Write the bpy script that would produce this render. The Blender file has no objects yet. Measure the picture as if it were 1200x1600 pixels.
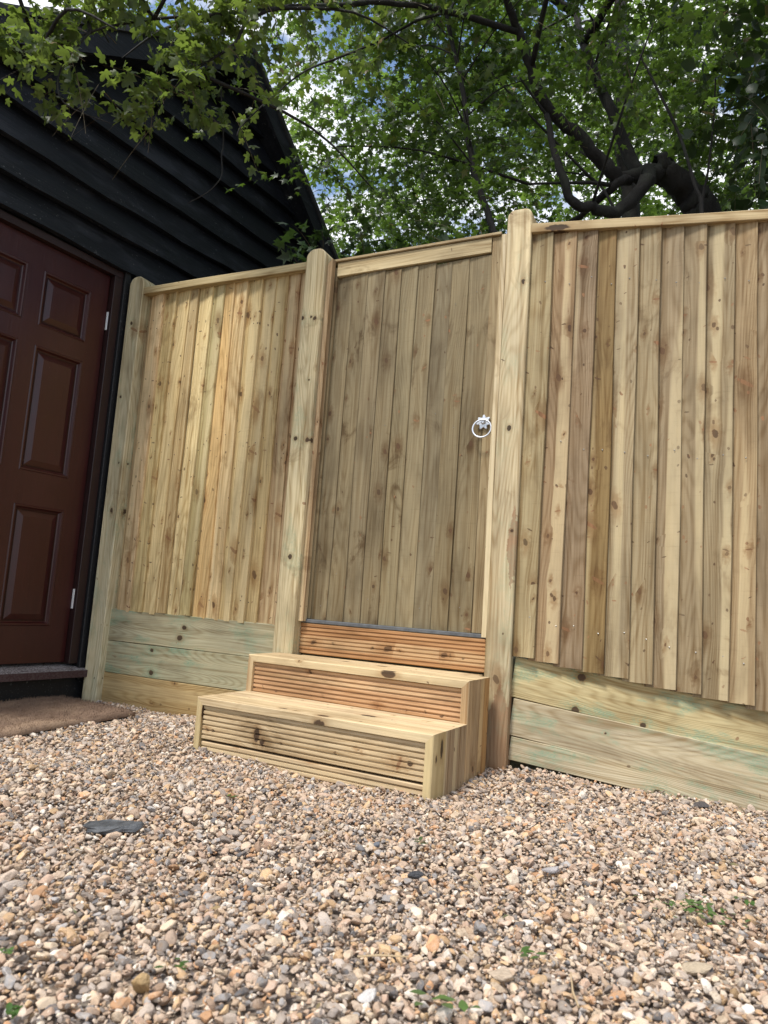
import bpy, bmesh, math, random
import numpy as np
from mathutils import Vector, Matrix
random.seed(7); rng = np.random.default_rng(11)
sc = bpy.context.scene
COL = sc.collection
rad = math.radians

# ------------------------------------------------------------------ camera
cam = bpy.data.cameras.new('camera'); camo = bpy.data.objects.new('camera', cam); COL.objects.link(camo)
cam.sensor_fit = 'VERTICAL'; cam.sensor_height = 36.0; cam.sensor_width = 27.0
cam.lens = 1130.886 / 1600 * 36.0
cam.clip_start = 0.05; cam.clip_end = 2000
_yaw, _pit, _rol = -0.443799, 0.121098, 0.070816
_f = Vector((math.sin(_yaw)*math.cos(_pit), math.cos(_yaw)*math.cos(_pit), math.sin(_pit)))
_r = Vector((math.cos(_yaw), -math.sin(_yaw), 0)); _u = _r.cross(_f)
_r2 = _r*math.cos(_rol) + _u*math.sin(_rol); _u2 = -_r*math.sin(_rol) + _u*math.cos(_rol)
camo.matrix_world = Matrix(((_r2.x, _u2.x, -_f.x, 0.694), (_r2.y, _u2.y, -_f.y, -2.608), (_r2.z, _u2.z, -_f.z, 0.572), (0, 0, 0, 1)))
cam.dof.use_dof = True; cam.dof.focus_distance = 3.2; cam.dof.aperture_fstop = 8.0
sc.camera = camo

# ------------------------------------------------------------------ world, sun, exposure
SUN_EL, SUN_AZ = rad(61), rad(198)          # azimuth clockwise from +Y
world = bpy.data.worlds.new('World'); sc.world = world; world.use_nodes = True
wt = world.node_tree; wt.nodes.clear()
def wn(t, **k):
    n = wt.nodes.new(t)
    for a, b in k.items(): setattr(n, a, b)
    return n
sky = wn('ShaderNodeTexSky'); sky.sky_type = 'NISHITA'; sky.sun_disc = False
sky.sun_elevation = SUN_EL; sky.sun_rotation = SUN_AZ
tc = wn('ShaderNodeTexCoord'); mp = wn('ShaderNodeMapping'); mp.inputs['Scale'].default_value = (1, 1, 1.8)
nz = wn('ShaderNodeTexNoise'); nz.inputs['Scale'].default_value = 5.0; nz.inputs['Detail'].default_value = 6; nz.inputs['Roughness'].default_value = .55
rp = wn('ShaderNodeValToRGB'); rp.color_ramp.elements[0].position = .46; rp.color_ramp.elements[1].position = .55
mx = wn('ShaderNodeMix', data_type='RGBA'); mx.inputs[7].default_value = (5.9, 6.0, 6.25, 1)
bg = wn('ShaderNodeBackground'); bg.inputs['Strength'].default_value = .15
wo = wn('ShaderNodeOutputWorld')
L = wt.links.new
L(tc.outputs['Generated'], mp.inputs['Vector']); L(mp.outputs[0], nz.inputs['Vector']); L(nz.outputs['Fac'], rp.inputs['Fac'])
L(rp.outputs['Color'], mx.inputs[0]); L(sky.outputs[0], mx.inputs[6]); L(mx.outputs[2], bg.inputs['Color']); L(bg.outputs[0], wo.inputs['Surface'])
sun = bpy.data.lights.new('sun', 'SUN'); sun.energy = 3.0; sun.angle = rad(11); sun.color = (1, .965, .91)
suno = bpy.data.objects.new('sun', sun); COL.objects.link(suno)
_sd = Vector((math.sin(SUN_AZ)*math.cos(SUN_EL), math.cos(SUN_AZ)*math.cos(SUN_EL), math.sin(SUN_EL)))
suno.rotation_euler = _sd.to_track_quat('Z', 'Y').to_euler(); suno.location = (0, -3, 8)
vs = sc.view_settings; vs.view_transform = 'Standard'; vs.look = 'None'; vs.gamma = 1; vs.exposure = 0.55; vs.use_curve_mapping = False
sc.cycles.max_bounces = 4; sc.cycles.diffuse_bounces = 3; sc.cycles.glossy_bounces = 2

# ------------------------------------------------------------------ helpers
def obj(name, me, mat=None, parent=None, loc=(0, 0, 0), rot=(0, 0, 0), color=None):
    o = bpy.data.objects.new(name, me); COL.objects.link(o)
    if mat is not None and me is not None and not me.materials: me.materials.append(mat)
    o.location = loc; o.rotation_euler = rot
    if parent: o.parent = parent
    if color: o.color = (*color, 1)
    return o
def tag(o, label, cat, group=None):
    o['label'] = label; o['category'] = cat
    if group: o['group'] = group
    return o
def thing(name, label, cat, loc=(0, 0, 0), rotz=0, group=None):
    return tag(obj(name, None, None, None, loc, (0, 0, rotz)), label, cat, group)
def kind(o, k): o['kind'] = k; return o
def mesh(name, v, f, smooth=False):
    me = bpy.data.meshes.new(name); me.from_pydata([tuple(p) for p in v], [], f)
    bm = bmesh.new(); bm.from_mesh(me); bmesh.ops.recalc_face_normals(bm, faces=bm.faces); bm.to_mesh(me); bm.free()
    if smooth: me.polygons.foreach_set('use_smooth', [True]*len(me.polygons))
    me.update(); return me
def big_mesh(name, v, f, attrs=None, smooth=False):
    """v (n,3) array, f (m,k) array of equal-size faces"""
    me = bpy.data.meshes.new(name); n, (m, k) = len(v), f.shape
    me.vertices.add(n); me.vertices.foreach_set('co', np.asarray(v, np.float32).ravel())
    me.loops.add(m*k); me.loops.foreach_set('vertex_index', f.astype(np.int32).ravel())
    me.polygons.add(m); me.polygons.foreach_set('loop_start', np.arange(0, m*k, k, dtype=np.int32))
    if smooth: me.polygons.foreach_set('use_smooth', np.ones(m, bool))
    me.update(calc_edges=True)
    for a, (t, val) in (attrs or {}).items():
        at = me.attributes.new(a, t, 'POINT')
        at.data.foreach_set('vector' if t == 'FLOAT_VECTOR' else 'value', np.asarray(val).ravel())
    return me
def extrude(name, prof, length, segs=1, wob=(0, 0), mitre=None):
    """profile [(x,y)] (counter-clockwise or not), swept along z from 0 to length; wob = random bow in x,y"""
    n = len(prof); v = []; ph = [random.uniform(0, 6.28) for _ in range(4)]
    for i in range(segs+1):
        t = i/segs
        dx = wob[0]*(math.sin(ph[0]+t*4.5)+.5*math.sin(ph[1]+t*11)); dy = wob[1]*(math.sin(ph[2]+t*4)+.4*math.sin(ph[3]+t*9))
        for x, y in prof: v.append((x+dx, y+dy, length*t))
    f = []
    for i in range(segs):
        for j in range(n):
            a, b = i*n+j, i*n+(j+1) % n; f.append((a, b, b+n, a+n))
    f.append(tuple(range(n-1, -1, -1))); f.append(tuple(range(segs*n, segs*n+n)))
    return mesh(name, v, f)
def hexa(name, b, t):
    """8 corners: bottom ring b (4), top ring t (4)"""
    return mesh(name, list(b)+list(t), [(3, 2, 1, 0), (4, 5, 6, 7), (0, 1, 5, 4), (1, 2, 6, 5), (2, 3, 7, 6), (3, 0, 4, 7)])
def box(name, x0, x1, y0, y1, z0, z1, bev=.002):
    me = hexa(name, [(x0, y0, z0), (x1, y0, z0), (x1, y1, z0), (x0, y1, z0)], [(x0, y0, z1), (x1, y0, z1), (x1, y1, z1), (x0, y1, z1)])
    if bev:
        bm = bmesh.new(); bm.from_mesh(me); bmesh.ops.bevel(bm, geom=bm.edges[:], offset=bev, segments=1, affect='EDGES'); bm.to_mesh(me); bm.free()
    return me
def rect(w, t, c=.002):
    """board profile: width centred on x, front face at y=0, back at y=t, chamfered"""
    return [(-w/2, c), (-w/2+c, 0), (w/2-c, 0), (w/2, c), (w/2, t), (-w/2, t)]
def tube_pts(path, radii, sides=8, jit=0.0):
    P = [Vector(p) for p in path]; v = []; f = []
    for i, p in enumerate(P):
        d = (P[min(i+1, len(P)-1)]-P[max(i-1, 0)]).normalized()
        a = d.orthogonal().normalized() if i == 0 else (pa - d*pa.dot(d)).normalized()
        pa = a; b = d.cross(a); r = radii[i]
        for k in range(sides):
            an = 2*math.pi*k/sides; rr = r*(1+random.uniform(-jit, jit))
            v.append(p+a*math.cos(an)*rr+b*math.sin(an)*rr)
    for i in range(len(P)-1):
        for k in range(sides):
            f.append((i*sides+k, i*sides+(k+1) % sides, (i+1)*sides+(k+1) % sides, (i+1)*sides+k))
    f.append(tuple(range(sides-1, -1, -1))); f.append(tuple(range((len(P)-1)*sides, len(P)*sides)))
    return v, f
def smooth_path(path, n=4):
    P = [Vector(p) for p in path]; out = []
    for i in range(len(P)-1):
        p0, p1, p2, p3 = P[max(i-1, 0)], P[i], P[i+1], P[min(i+2, len(P)-1)]
        for k in range(n):
            t = k/n
            out.append(.5*((2*p1)+(p2-p0)*t+(2*p0-5*p1+4*p2-p3)*t*t+(3*p1-p0-3*p2+p3)*t**3))
    out.append(P[-1]); return out
def tube(name, path, r0, r1, sides=8, jit=0.0, n=4):
    pp = smooth_path(path, n); m = len(pp)-1
    if jit > .03:
        for k in range(1, m): pp[k] = pp[k]+Vector((random.gauss(0, 1), random.gauss(0, 1), random.gauss(0, 1)))*(.16*(r0+(r1-r0)*k/m))
    v, f = tube_pts(pp, [r0+(r1-r0)*i/m for i in range(m+1)], sides, jit)
    return mesh(name, v, f, True)

# ------------------------------------------------------------------ material helper
class Mat:
    def __init__(s, name):
        s.m = bpy.data.materials.new(name); s.m.use_nodes = True; s.t = s.m.node_tree
        s.b = s.t.nodes['Principled BSDF']; s.out = s.t.nodes['Material Output']
    def n(s, t, ins=None, **k):
        nd = s.t.nodes.new(t)
        for a, b in k.items(): setattr(nd, a, b)
        for a, b in (ins or {}).items(): s.put(nd.inputs[a], b)
        return nd
    def put(s, sock, val):
        if isinstance(val, bpy.types.NodeSocket): s.t.links.new(val, sock)
        elif sock.type == 'RGBA' and not isinstance(val, (int, float)) and len(val) == 3: sock.default_value = (*val, 1)
        else: sock.default_value = val
    def math(s, op, a, b=0.0, c=None, clamp=False):
        nd = s.n('ShaderNodeMath', operation=op, use_clamp=clamp); s.put(nd.inputs[0], a); s.put(nd.inputs[1], b)
        if c is not None: s.put(nd.inputs[2], c)
        return nd.outputs[0]
    def vmath(s, op, a, b=(0, 0, 0)):
        nd = s.n('ShaderNodeVectorMath', operation=op); s.put(nd.inputs[0], a); s.put(nd.inputs[1], b)
        return nd.outputs[1] if op in ('LENGTH', 'DISTANCE') else nd.outputs[0]
    def xyz(s, a, b, c):
        nd = s.n('ShaderNodeCombineXYZ'); [s.put(nd.inputs[i], q) for i, q in enumerate((a, b, c))]; return nd.outputs[0]
    def sep(s, v):
        nd = s.n('ShaderNodeSeparateXYZ'); s.put(nd.inputs[0], v); return nd.outputs
    def noise(s, vec, scale=1, detail=2, rough=.5, dist=0):
        nd = s.n('ShaderNodeTexNoise', {'Scale': scale, 'Detail': detail, 'Roughness': rough, 'Distortion': dist}); s.put(nd.inputs['Vector'], vec)
        return nd.outputs['Fac']
    def ramp(s, fac, stops, interp='LINEAR'):
        nd = s.n('ShaderNodeValToRGB'); cr = nd.color_ramp; cr.interpolation = interp; s.put(nd.inputs[0], fac)
        while len(cr.elements) < len(stops): cr.elements.new(.5)
        for e, (p, c) in zip(cr.elements, stops):
            e.position = p; e.color = (*c, 1) if not isinstance(c, (int, float)) else (c, c, c, 1)
        return nd.outputs[0]
    def step(s, x, a, b):
        nd = s.n('ShaderNodeMapRange', interpolation_type='SMOOTHSTEP'); s.put(nd.inputs[0], x); s.put(nd.inputs[1], a); s.put(nd.inputs[2], b); return nd.outputs[0]
    def mix(s, fac, a, b, mode='MIX'):
        nd = s.n('ShaderNodeMix', data_type='RGBA', blend_type=mode, clamp_factor=True); s.put(nd.inputs[0], fac); s.put(nd.inputs[6], a); s.put(nd.inputs[7], b); return nd.outputs[2]
    def bump(s, h, strength=.3, dist=.002):
        nd = s.n('ShaderNodeBump', {'Strength': strength, 'Distance': dist}); s.put(nd.inputs['Height'], h); s.put(s.b.inputs['Normal'], nd.outputs[0])
    def set(s, **k):
        for a, b in k.items(): s.put(s.b.inputs[a.replace('_', ' ')], b)
        return s

def wood(name, knots=(), patches=(), rknots=1.0, green=0.0, saw=.5, contour=1.0, sap=.6, whorl=.6, cf=150.0):
    """sawn softwood. Length along local z, width along local x; base colour = object colour.
    knots: (x, z, rx, rz) in local metres; patches: (x, z, rx, rz) of brown heartwood"""
    M = Mat(name); co = M.n('ShaderNodeTexCoord').outputs['Object']; oi = M.n('ShaderNodeObjectInfo'); R = oi.outputs['Random']
    x, y, z = M.sep(co); x = M.math('SUBTRACT', x, M.math('MULTIPLY', y, .8))
    R2 = M.math('FRACT', M.math('MULTIPLY', R, 17.31)); R3 = M.math('FRACT', M.math('MULTIPLY', R, 71.7))
    ox = M.math('MULTIPLY', R, 50.0); oz = M.math('MULTIPLY', R2, 60.0)
    xs, zs = x, z; core = None; halo = None; orange = 0.0; kcore = None; gh = None
    def add(a, b): return b if a is None else M.math('MAXIMUM', a, b)
    wx = M.math('MULTIPLY', M.math('SUBTRACT', M.noise(M.xyz(M.math('ADD', x, ox), y, M.math('ADD', z, oz)), 70, 3), .5), .012)
    if rknots > 0:
        for li, (cw, cl, prob, r0, r1, pw) in enumerate(((.11, .20, .74, .0034, .011, 2.0), (.055, .10, .42, .0026, .0036, 1.0))):
            o1 = ox if li == 0 else M.math('ADD', ox, 7.7)
            kv = M.xyz(M.math('ADD', M.math('DIVIDE', x, cw), o1), 0.0, M.math('ADD', M.math('DIVIDE', z, cl), oz))
            vo = M.n('ShaderNodeTexVoronoi', {'Vector': kv, 'Scale': 1.0, 'Randomness': 1.0}, voronoi_dimensions='3D')
            dx, _, dz = M.sep(M.vmath('SUBTRACT', kv, vo.outputs['Position']))
            dx = M.math('MULTIPLY', dx, cw); dz = M.math('MULTIPLY', dz, cl)
            cr, cg, cb = M.sep(vo.outputs['Color'])
            on = M.math('LESS_THAN', cr, prob*rknots)
            rr = M.math('ADD', r0, M.math('MULTIPLY', M.math('POWER', cg, pw), r1))
            spike = M.math('GREATER_THAN', cb, .68)
            tilt = M.math('MULTIPLY', M.math('SUBTRACT', cg, .5), 1.3)
            dzt = M.math('ADD', dz, M.math('MULTIPLY', dx, tilt))
            flat = M.math('MULTIPLY_ADD', spike, .8, .8); wide = M.math('MULTIPLY_ADD', spike, -.55, 1.0)
            d = M.math('SQRT', M.math('ADD', M.math('POWER', M.math('MULTIPLY', M.math('ADD', dx, wx), wide), 2), M.math('POWER', M.math('MULTIPLY', M.math('ADD', dzt, M.math('MULTIPLY', wx, .6)), flat), 2)))
            q = M.math('DIVIDE', d, rr)
            core = add(core, M.math('MULTIPLY', M.math('MULTIPLY', on, M.math('MULTIPLY_ADD', cr, 1.0/(prob*rknots)*.40, .60)), M.math('SUBTRACT', 1.0, M.step(q, .86, 1.08))))
            if li == 0:
                qz = M.math('DIVIDE', M.math('SQRT', M.math('ADD', M.math('POWER', M.math('ADD', dx, M.math('MULTIPLY', wx, 3.0)), 2), M.math('POWER', M.math('MULTIPLY', M.math('ADD', dzt, M.math('MULTIPLY', wx, 4.0)), .5), 2))), rr)
                halo = add(halo, M.math('MULTIPLY', on, M.math('SUBTRACT', 1.0, M.step(qz, .8, 3.6))))
                e = M.math('MULTIPLY', on, M.math('EXPONENT', M.math('MULTIPLY', -1.0, M.math('ADD', M.math('POWER', M.math('DIVIDE', dx, .020), 2), M.math('POWER', M.math('DIVIDE', dz, .055), 2)))))
                xs = M.math('SUBTRACT', xs, M.math('MULTIPLY', M.math('MULTIPLY', e, dx), .85))
                orange = spike
    for (kx, kz, rx, rz) in knots:
        dx = M.math('SUBTRACT', x, kx); dz = M.math('SUBTRACT', z, kz)
        q = M.math('SQRT', M.math('ADD', M.math('POWER', M.math('DIVIDE', M.math('ADD', dx, wx), rx), 2), M.math('POWER', M.math('DIVIDE', dz, rz), 2)))
        kcore = add(kcore, M.math('SUBTRACT', 1.0, M.step(q, .8, 1.12))); halo = add(halo, M.math('MULTIPLY', .7, M.math('SUBTRACT', 1.0, M.step(q, 1.0, 2.2)))); gh = add(gh, M.math('SUBTRACT', 1.0, M.step(q, 1.4, 6.0)))
        e = M.math('EXPONENT', M.math('MULTIPLY', -1.0, M.math('ADD', M.math('POWER', M.math('DIVIDE', dx, rx*2.2), 2), M.math('POWER', M.math('DIVIDE', dz, rz*5), 2))))
        xs = M.math('SUBTRACT', xs, M.math('MULTIPLY', M.math('MULTIPLY', e, dx), .85))
    xo = M.math('ADD', xs, ox)
    low = M.noise(M.xyz(M.math('MULTIPLY', xo, 7.0), M.math('MULTIPLY', y, 9.0), M.math('ADD', M.math('MULTIPLY', zs, .8), oz)), 1, 1)
    cont = M.math('SINE', M.math('MULTIPLY', M.math('ADD', low, M.math('MULTIPLY', xs, 1.2)), cf))
    cont = M.math('POWER', M.math('MULTIPLY_ADD', cont, .5, .5), 2.0)
    fine = M.noise(M.xyz(M.math('MULTIPLY', xo, 125.0), M.math('MULTIPLY', y, 125.0), M.math('ADD', M.math('MULTIPLY', zs, 2.5), oz)), 1, 4, .6)
    mid = M.noise(M.xyz(M.math('MULTIPLY', xo, 38.0), M.math('MULTIPLY', y, 30.0), M.math('ADD', M.math('MULTIPLY', zs, .9), oz)), 1, 3, .55)
    blotch = M.noise(M.xyz(M.math('MULTIPLY', xo, 5.0), y, M.math('ADD', M.math('MULTIPLY', z, 2.2), oz)), 1, 4, .6)
    base = oi.outputs['Color']
    dark = M.mix(1.0, base, (.50, .41, .30), 'MULTIPLY')
    grain = M.math('ADD', M.math('MULTIPLY', cont, .35*contour), M.math('ADD', M.math('MULTIPLY', M.step(fine, .40, .66), .42), M.math('MULTIPLY', M.step(mid, .42, .72), .5)), clamp=True)
    c = M.mix(M.math('MULTIPLY', grain, .95), base, dark)
    pale = M.mix(.62, base, (.74, .61, .36))
    sapm = M.noise(M.xyz(M.math('MULTIPLY', xo, 14.0), 0.0, M.math('ADD', M.math('MULTIPLY', zs, .35), oz)), 1, 1)
    c = M.mix(M.math('MULTIPLY', M.step(sapm, .54, .62), sap), c, pale)
    c = M.mix(1.0, c, M.ramp(blotch, [(.28, (.62, .60, .58)), (.48, .98), (.75, (1.2, 1.18, 1.14))]), 'MULTIPLY')
    wh = M.noise(M.xyz(M.math('MULTIPLY', x, 9.0), 0.0, M.math('ADD', M.math('MULTIPLY', z, 5.5), oz)), 1, 4, .7, .8)
    wb = M.noise(M.xyz(0.0, M.math('MULTIPLY', R3, 9.0), M.math('ADD', M.math('MULTIPLY', z, 2.6), oz)), 1, 1)
    c = M.mix(M.math('MULTIPLY', M.math('MULTIPLY', M.step(wh, .50, .68), M.step(wb, .50, .62)), whorl), c, M.mix(1.0, c, (.48, .40, .32), 'MULTIPLY'))
    if saw:
        sw = M.noise(M.xyz(M.math('MULTIPLY', x, 6.0), 0.0, M.math('ADD', M.math('MULTIPLY', z, 120.0), oz)), 1, 5, .8)
        c = M.mix(M.math('MULTIPLY', M.step(sw, .50, .75), saw*.5), c, M.mix(1.0, c, (.6, .58, .55), 'MULTIPLY'))
    for (px, pz, rx, rz) in patches:
        dx = M.math('ADD', M.math('SUBTRACT', x, px), M.math('MULTIPLY', wx, 2.0)); dz = M.math('SUBTRACT', z, pz)
        q = M.math('ADD', M.math('ABSOLUTE', M.math('DIVIDE', dx, rx)), M.math('ABSOLUTE', M.math('DIVIDE', dz, rz)))
        c = M.mix(M.math('MULTIPLY', M.math('SUBTRACT', 1.0, M.step(q, .9, 1.02)), .85), c, M.mix(grain, (.34, .20, .11), (.22, .12, .06)))
    if green:
        gm = M.noise(M.vmath('ADD', M.vmath('MULTIPLY', co, (9, 9, 4)), M.xyz(ox, 0.0, oz)), 1, 5, .65)
        gf = M.noise(M.vmath('MULTIPLY', co, (300, 60, 90)), 1, 2)
        g = M.math('MULTIPLY', M.step(gm, .50, .62), M.math('MULTIPLY_ADD', M.step(gf, .42, .6), .6, .4))
        if gh is not None: g = M.math('MAXIMUM', g, M.math('MULTIPLY', M.math('MULTIPLY', gh, M.math('MULTIPLY', M.step(gf, .42, .58), M.step(gm, .36, .52))), .9))
        c = M.mix(M.math('MULTIPLY', g, green*.85), c, M.mix(grain, (.24, .37, .25), (.17, .26, .16)))
    if halo is not None:
        c = M.mix(M.math('MULTIPLY', halo, .58), c, M.mix(1.0, c, (.54, .38, .25), 'MULTIPLY'))
    if core is not None:
        c = M.mix(M.math('MULTIPLY', core, .85), c, M.mix(M.math('MULTIPLY', orange, .75), M.ramp(fine, [(.3, (.030, .016, .009)), (.7, (.12, .058, .028))]), M.ramp(fine, [(.3, (.15, .06, .025)), (.7, (.42, .21, .10))])))
    if kcore is not None: c = M.mix(M.math('MULTIPLY', kcore, .92), c, M.ramp(fine, [(.3, (.018, .011, .007)), (.7, (.085, .045, .024))]))
    M.set(Base_Color=c, Roughness=.72, Specular_IOR_Level=.25)
    M.bump(M.math('ADD', M.math('MULTIPLY', grain, -.6), M.math('MULTIPLY', fine, .8)), .55, .002)
    return M.m

# ------------------------------------------------------------------ ground
G_BACK = .40   # level behind the fence
M = Mat('soil'); co = M.n('ShaderNodeTexCoord').outputs['Object']
gn = M.noise(co, 3, 6, .6); gn2 = M.noise(co, 60, 3, .6)
M.set(Base_Color=M.mix(M.step(gn2, .35, .65), M.ramp(gn, [(.3, (.05, .06, .025)), (.7, (.09, .075, .045))]), (.04, .035, .02)), Roughness=.95); M.bump(gn2, .6, .01); SOIL = M.m
xs_ = [-400, -60, -15, -6, -3, -2.1, -1, 0, 1, 2, 4, 8, 20, 80, 400]; ys_ = [-400, -60, -12, -5, -2.5, -1, 0, .06, .075, .5, 2, 5, 10, 25, 80, 400]
gv = [(x, y, (-.035 if y < .07 else G_BACK) + (0 if y < 10 else .4)) for y in ys_ for x in xs_]
nxs = len(xs_)
gf = [(j*nxs+i, j*nxs+i+1, (j+1)*nxs+i+1, (j+1)*nxs+i) for j in range(len(ys_)-1) for i in range(nxs-1)]
kind(obj('ground', mesh('ground', gv, gf), SOIL), 'structure')

def gz(x, y): return .008*np.sin(3.1*x+1.3*y)+.007*np.sin(7.3*y-2.1*x+1)+.005*np.sin(13*x+4*y)+.004*np.sin(19*y+9*x)
M = Mat('gravel_bed'); co = M.n('ShaderNodeTexCoord').outputs['Object']
vo = M.n('ShaderNodeTexVoronoi', {'Vector': co, 'Scale': 62.0})
M.set(Base_Color=M.ramp(M.sep(vo.outputs['Color'])[0], [(0, (.10, .075, .055)), (.4, (.25, .19, .14)), (.7, (.2, .17, .15)), (1, (.34, .29, .23))]), Roughness=.9)
M.bump(vo.outputs['Distance'], 1.0, .01); BED = M.m
gx = np.linspace(-14, 14, 141); gy = np.concatenate([np.linspace(-14, -3, 40), np.linspace(-2.9, .055, 60)])
XX, YY = np.meshgrid(gx, gy); V = np.stack([XX, YY, gz(XX, YY)-.012], -1).reshape(-1, 3)
nx, ny = len(gx), len(gy); I = (np.arange(ny-1)[:, None]*nx+np.arange(nx-1)[None]).ravel()
kind(obj('gravel_path', big_mesh('gravel_path', V, np.stack([I, I+1, I+1+nx, I+nx], 1), smooth=True), BED), 'structure')

# ------------------------------------------------------------------ woods
W_FEATHER = wood('sawn_board', rknots=1.0, saw=.7)
W_GATE = wood('sawn_gate_board', rknots=.65, saw=.8, contour=.8, whorl=1.0, sap=.12)
W_RAIL = wood('planed_rail', rknots=.25, saw=.1)
W_DECK = wood('decking', rknots=.5, whorl=.35, saw=.05, contour=.6, sap=.4)
W_SIDE = wood('decking_side', rknots=.25, saw=.0, contour=.7)

# ------------------------------------------------------------------ fence posts
def arch_post(name, label, x0, x1, top, mat, color, r=.040):
    w = x1-x0; t = thing(name, label, 'fence post', ((x0+x1)/2, 0, 0), 0, 'timber fence posts'); zb = -.15; h = top-zb
    pr = [(-w/2, 0), (w/2, 0)]
    for k in range(7):
        a = rad(90*k/6); pr.append((w/2-r+r*math.cos(a), h-r+r*math.sin(a)))
    for k in range(7):
        a = rad(90+90*k/6); pr.append((-w/2+r+r*math.cos(a), h-r+r*math.sin(a)))
    n = len(pr); c = .004; D = .095; v = []
    for yy, s in ((0, c), (c, 0), (D-c, 0), (D, c)):
        for px, pz in pr: v.append((px-math.copysign(s, px), yy, pz - (s if pz > h*.5 else 0)))
    f = []
    for i in range(3):
        for j in range(n): f.append((i*n+j, i*n+(j+1) % n, (i+1)*n+(j+1) % n, (i+1)*n+j))
    f += [tuple(range(n)), tuple(range(3*n, 4*n))]
    o = obj('timber', mesh(name, v, f), mat, t, (0, 0, zb), color=color)
    return t
K = .15
arch_post('fence_post', 'pale green-tinged timber post with rounded top beside the dark red door', -2.071, -1.978, 2.116,
          wood('post_house', [(-.005, 1.868+K, .007, .010), (-.02, 1.486+K, .006, .007), (.008, .915+K, .009, .012), (.02, 1.15+K, .004, .005)], rknots=.15, green=.5, saw=.1), (.64, .57, .37))
pm = arch_post('fence_post', 'rounded pale post on the hinge side of the gate with paired dark knots', -1.02, -.922, 2.107,
          wood('post_gate', [(.002, 1.788+K, .006, .006), (.022, 1.780+K, .009, .009), (-.041, 1.787+K, .008, .010), (-.023, 1.24+K, .009, .010), (.036, 1.233+K, .010, .011), (0, .727+K, .010, .012), (.02, 1.5+K, .004, .004)], rknots=.1, green=.45, saw=.1), (.68, .58, .36))
pr_ = arch_post('fence_post', 'tallest looking post by the ring latch with a brown heartwood patch at its foot', -.097, 0.0, 2.132,
          wood('post_latch', [(.027, 1.828+K, .007, .011), (.0, 1.25+K, .008, .012), (.03, .86+K, .005, .006)], [(.015, .10+K, .075, .22), (.036, .80+K, .024, .17)], rknots=.2, green=.3, saw=.1, sap=.8), (.57, .475, .30), r=.03)
# stop battens nailed to the gate posts
obj('stop_batten', mesh('stop_batten', [(-.012, 0, 0), (.012, 0, 0), (.012, .03, 0), (-.012, .03, 0), (-.012, 0, 1.575), (.012, 0, 1.60), (.012, .03, 1.60), (-.012, .03, 1.575)],
    [(3, 2, 1, 0), (4, 5, 6, 7), (0, 1, 5, 4), (1, 2, 6, 5), (2, 3, 7, 6), (3, 0, 4, 7)]), W_FEATHER, pm, (.049+.0125, .025, .462), color=(.47, .34, .20))
obj('stop_batten', extrude('stop_batten', [(-.011, .003), (-.008, 0), (.011, 0), (.011, .05), (-.011, .05)], 1.578, 14, (.0022, 0)), W_RAIL, pr_, (-.0485-.0115, .006, .462), color=(.62, .52, .34))

# ------------------------------------------------------------------ fence panels
NAIL = Mat('nail'); NAIL.set(Base_Color=(.25, .24, .22), Roughness=.4, Metallic=.8); NAIL = NAIL.m
DNAIL = Mat('nail_hole'); DNAIL.set(Base_Color=(.04, .03, .02), Roughness=.6); DNAIL = DNAIL.m
def feather(w, L, thick=.014, thin=.004):
    c = .0015
    return extrude('feather_edge_board', [(-w/2, thick-thin), (w/2-c, 0), (w/2, c), (w/2, thick), (-w/2, thick)], L, 10, (.0018, .0016))
def nails(parent, pts, mat, r=.0028):
    v = []; f = []
    for x, y, z in pts:
        b = len(v); v += [(x+r*math.cos(k*1.0472), y, z+r*math.sin(k*1.0472)) for k in range(6)] + [(x, y-.0015, z)]
        f += [(b+k, b+(k+1) % 6, b+6) for k in range(6)]
    kind(obj('nail_heads', mesh('nail_heads', v, f), mat, parent), 'stuff')
# left panel
lp = thing('boarded_fence', 'pale feather edge fence panel between the dark red door and the gate', 'fence', (-1.5, .04, 0))
edges = [-1.978, -1.934, -1.867, -1.785, -1.705, -1.645, -1.566, -1.495, -1.418, -1.344, -1.278, -1.203, -1.135, -1.055, -1.0205]
lcol = [(.33, .25, .145), (.62, .47, .28), (.54, .43, .22), (.55, .44, .24), (.42, .32, .17), (.60, .49, .27), (.40, .34, .18), (.57, .40, .19), (.62, .48, .27), (.56, .44, .23), (.44, .34, .18), (.48, .37, .19), (.40, .29, .165), (.38, .27, .16)]  # first tint is grey-brown with the shadow beside the post put into it
lcol = [(min(.85, c_[0]*1.32), min(.8, c_[1]*1.30), c_[2]*1.25) for c_ in lcol]
nl = []
for i in range(len(edges)-1):
    x0, x1 = edges[i], edges[i+1]; w = x1-x0+.022
    zb = .436+random.uniform(-.006, .004) - (.0 if i else -.01)
    y = -.006 if i else .012
    obj('feather_edge_board', feather(w, 2.02-zb), W_FEATHER, lp, (x1-w/2+1.5, y+random.uniform(-.002, .002), zb), (0, rad(random.uniform(-.35, .35)), rad(-3.2+random.uniform(-1, 1))), color=lcol[i])
    for zz in (.56, 1.22, 1.86):
        for s in (.3, .7):
            if random.random() < .55: nl.append((x0+(x1-x0)*s+1.5, y-.0045, zz+random.uniform(-.06, .06)))
nails(lp, nl, DNAIL)
obj('capping_rail', extrude('capping_rail', rect(.036, .075), .955, 8, (.001, .001)), W_RAIL, lp, (-1.977+1.5, -.035, 2.037), (0, rad(90), 0), color=(.56, .46, .26))
lg = [(.438, .290, (.50, .46, .30), [(-.02, .454, .010, .013), (.028, .434, .013, .016)], .75),
      (.289, .1415, (.48, .45, .29), [(-.052, .277, .008, .010), (.049, .287, .012, .013)], .95),
      (.140, -.02, (.47, .34, .16), [], .12)]
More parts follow.
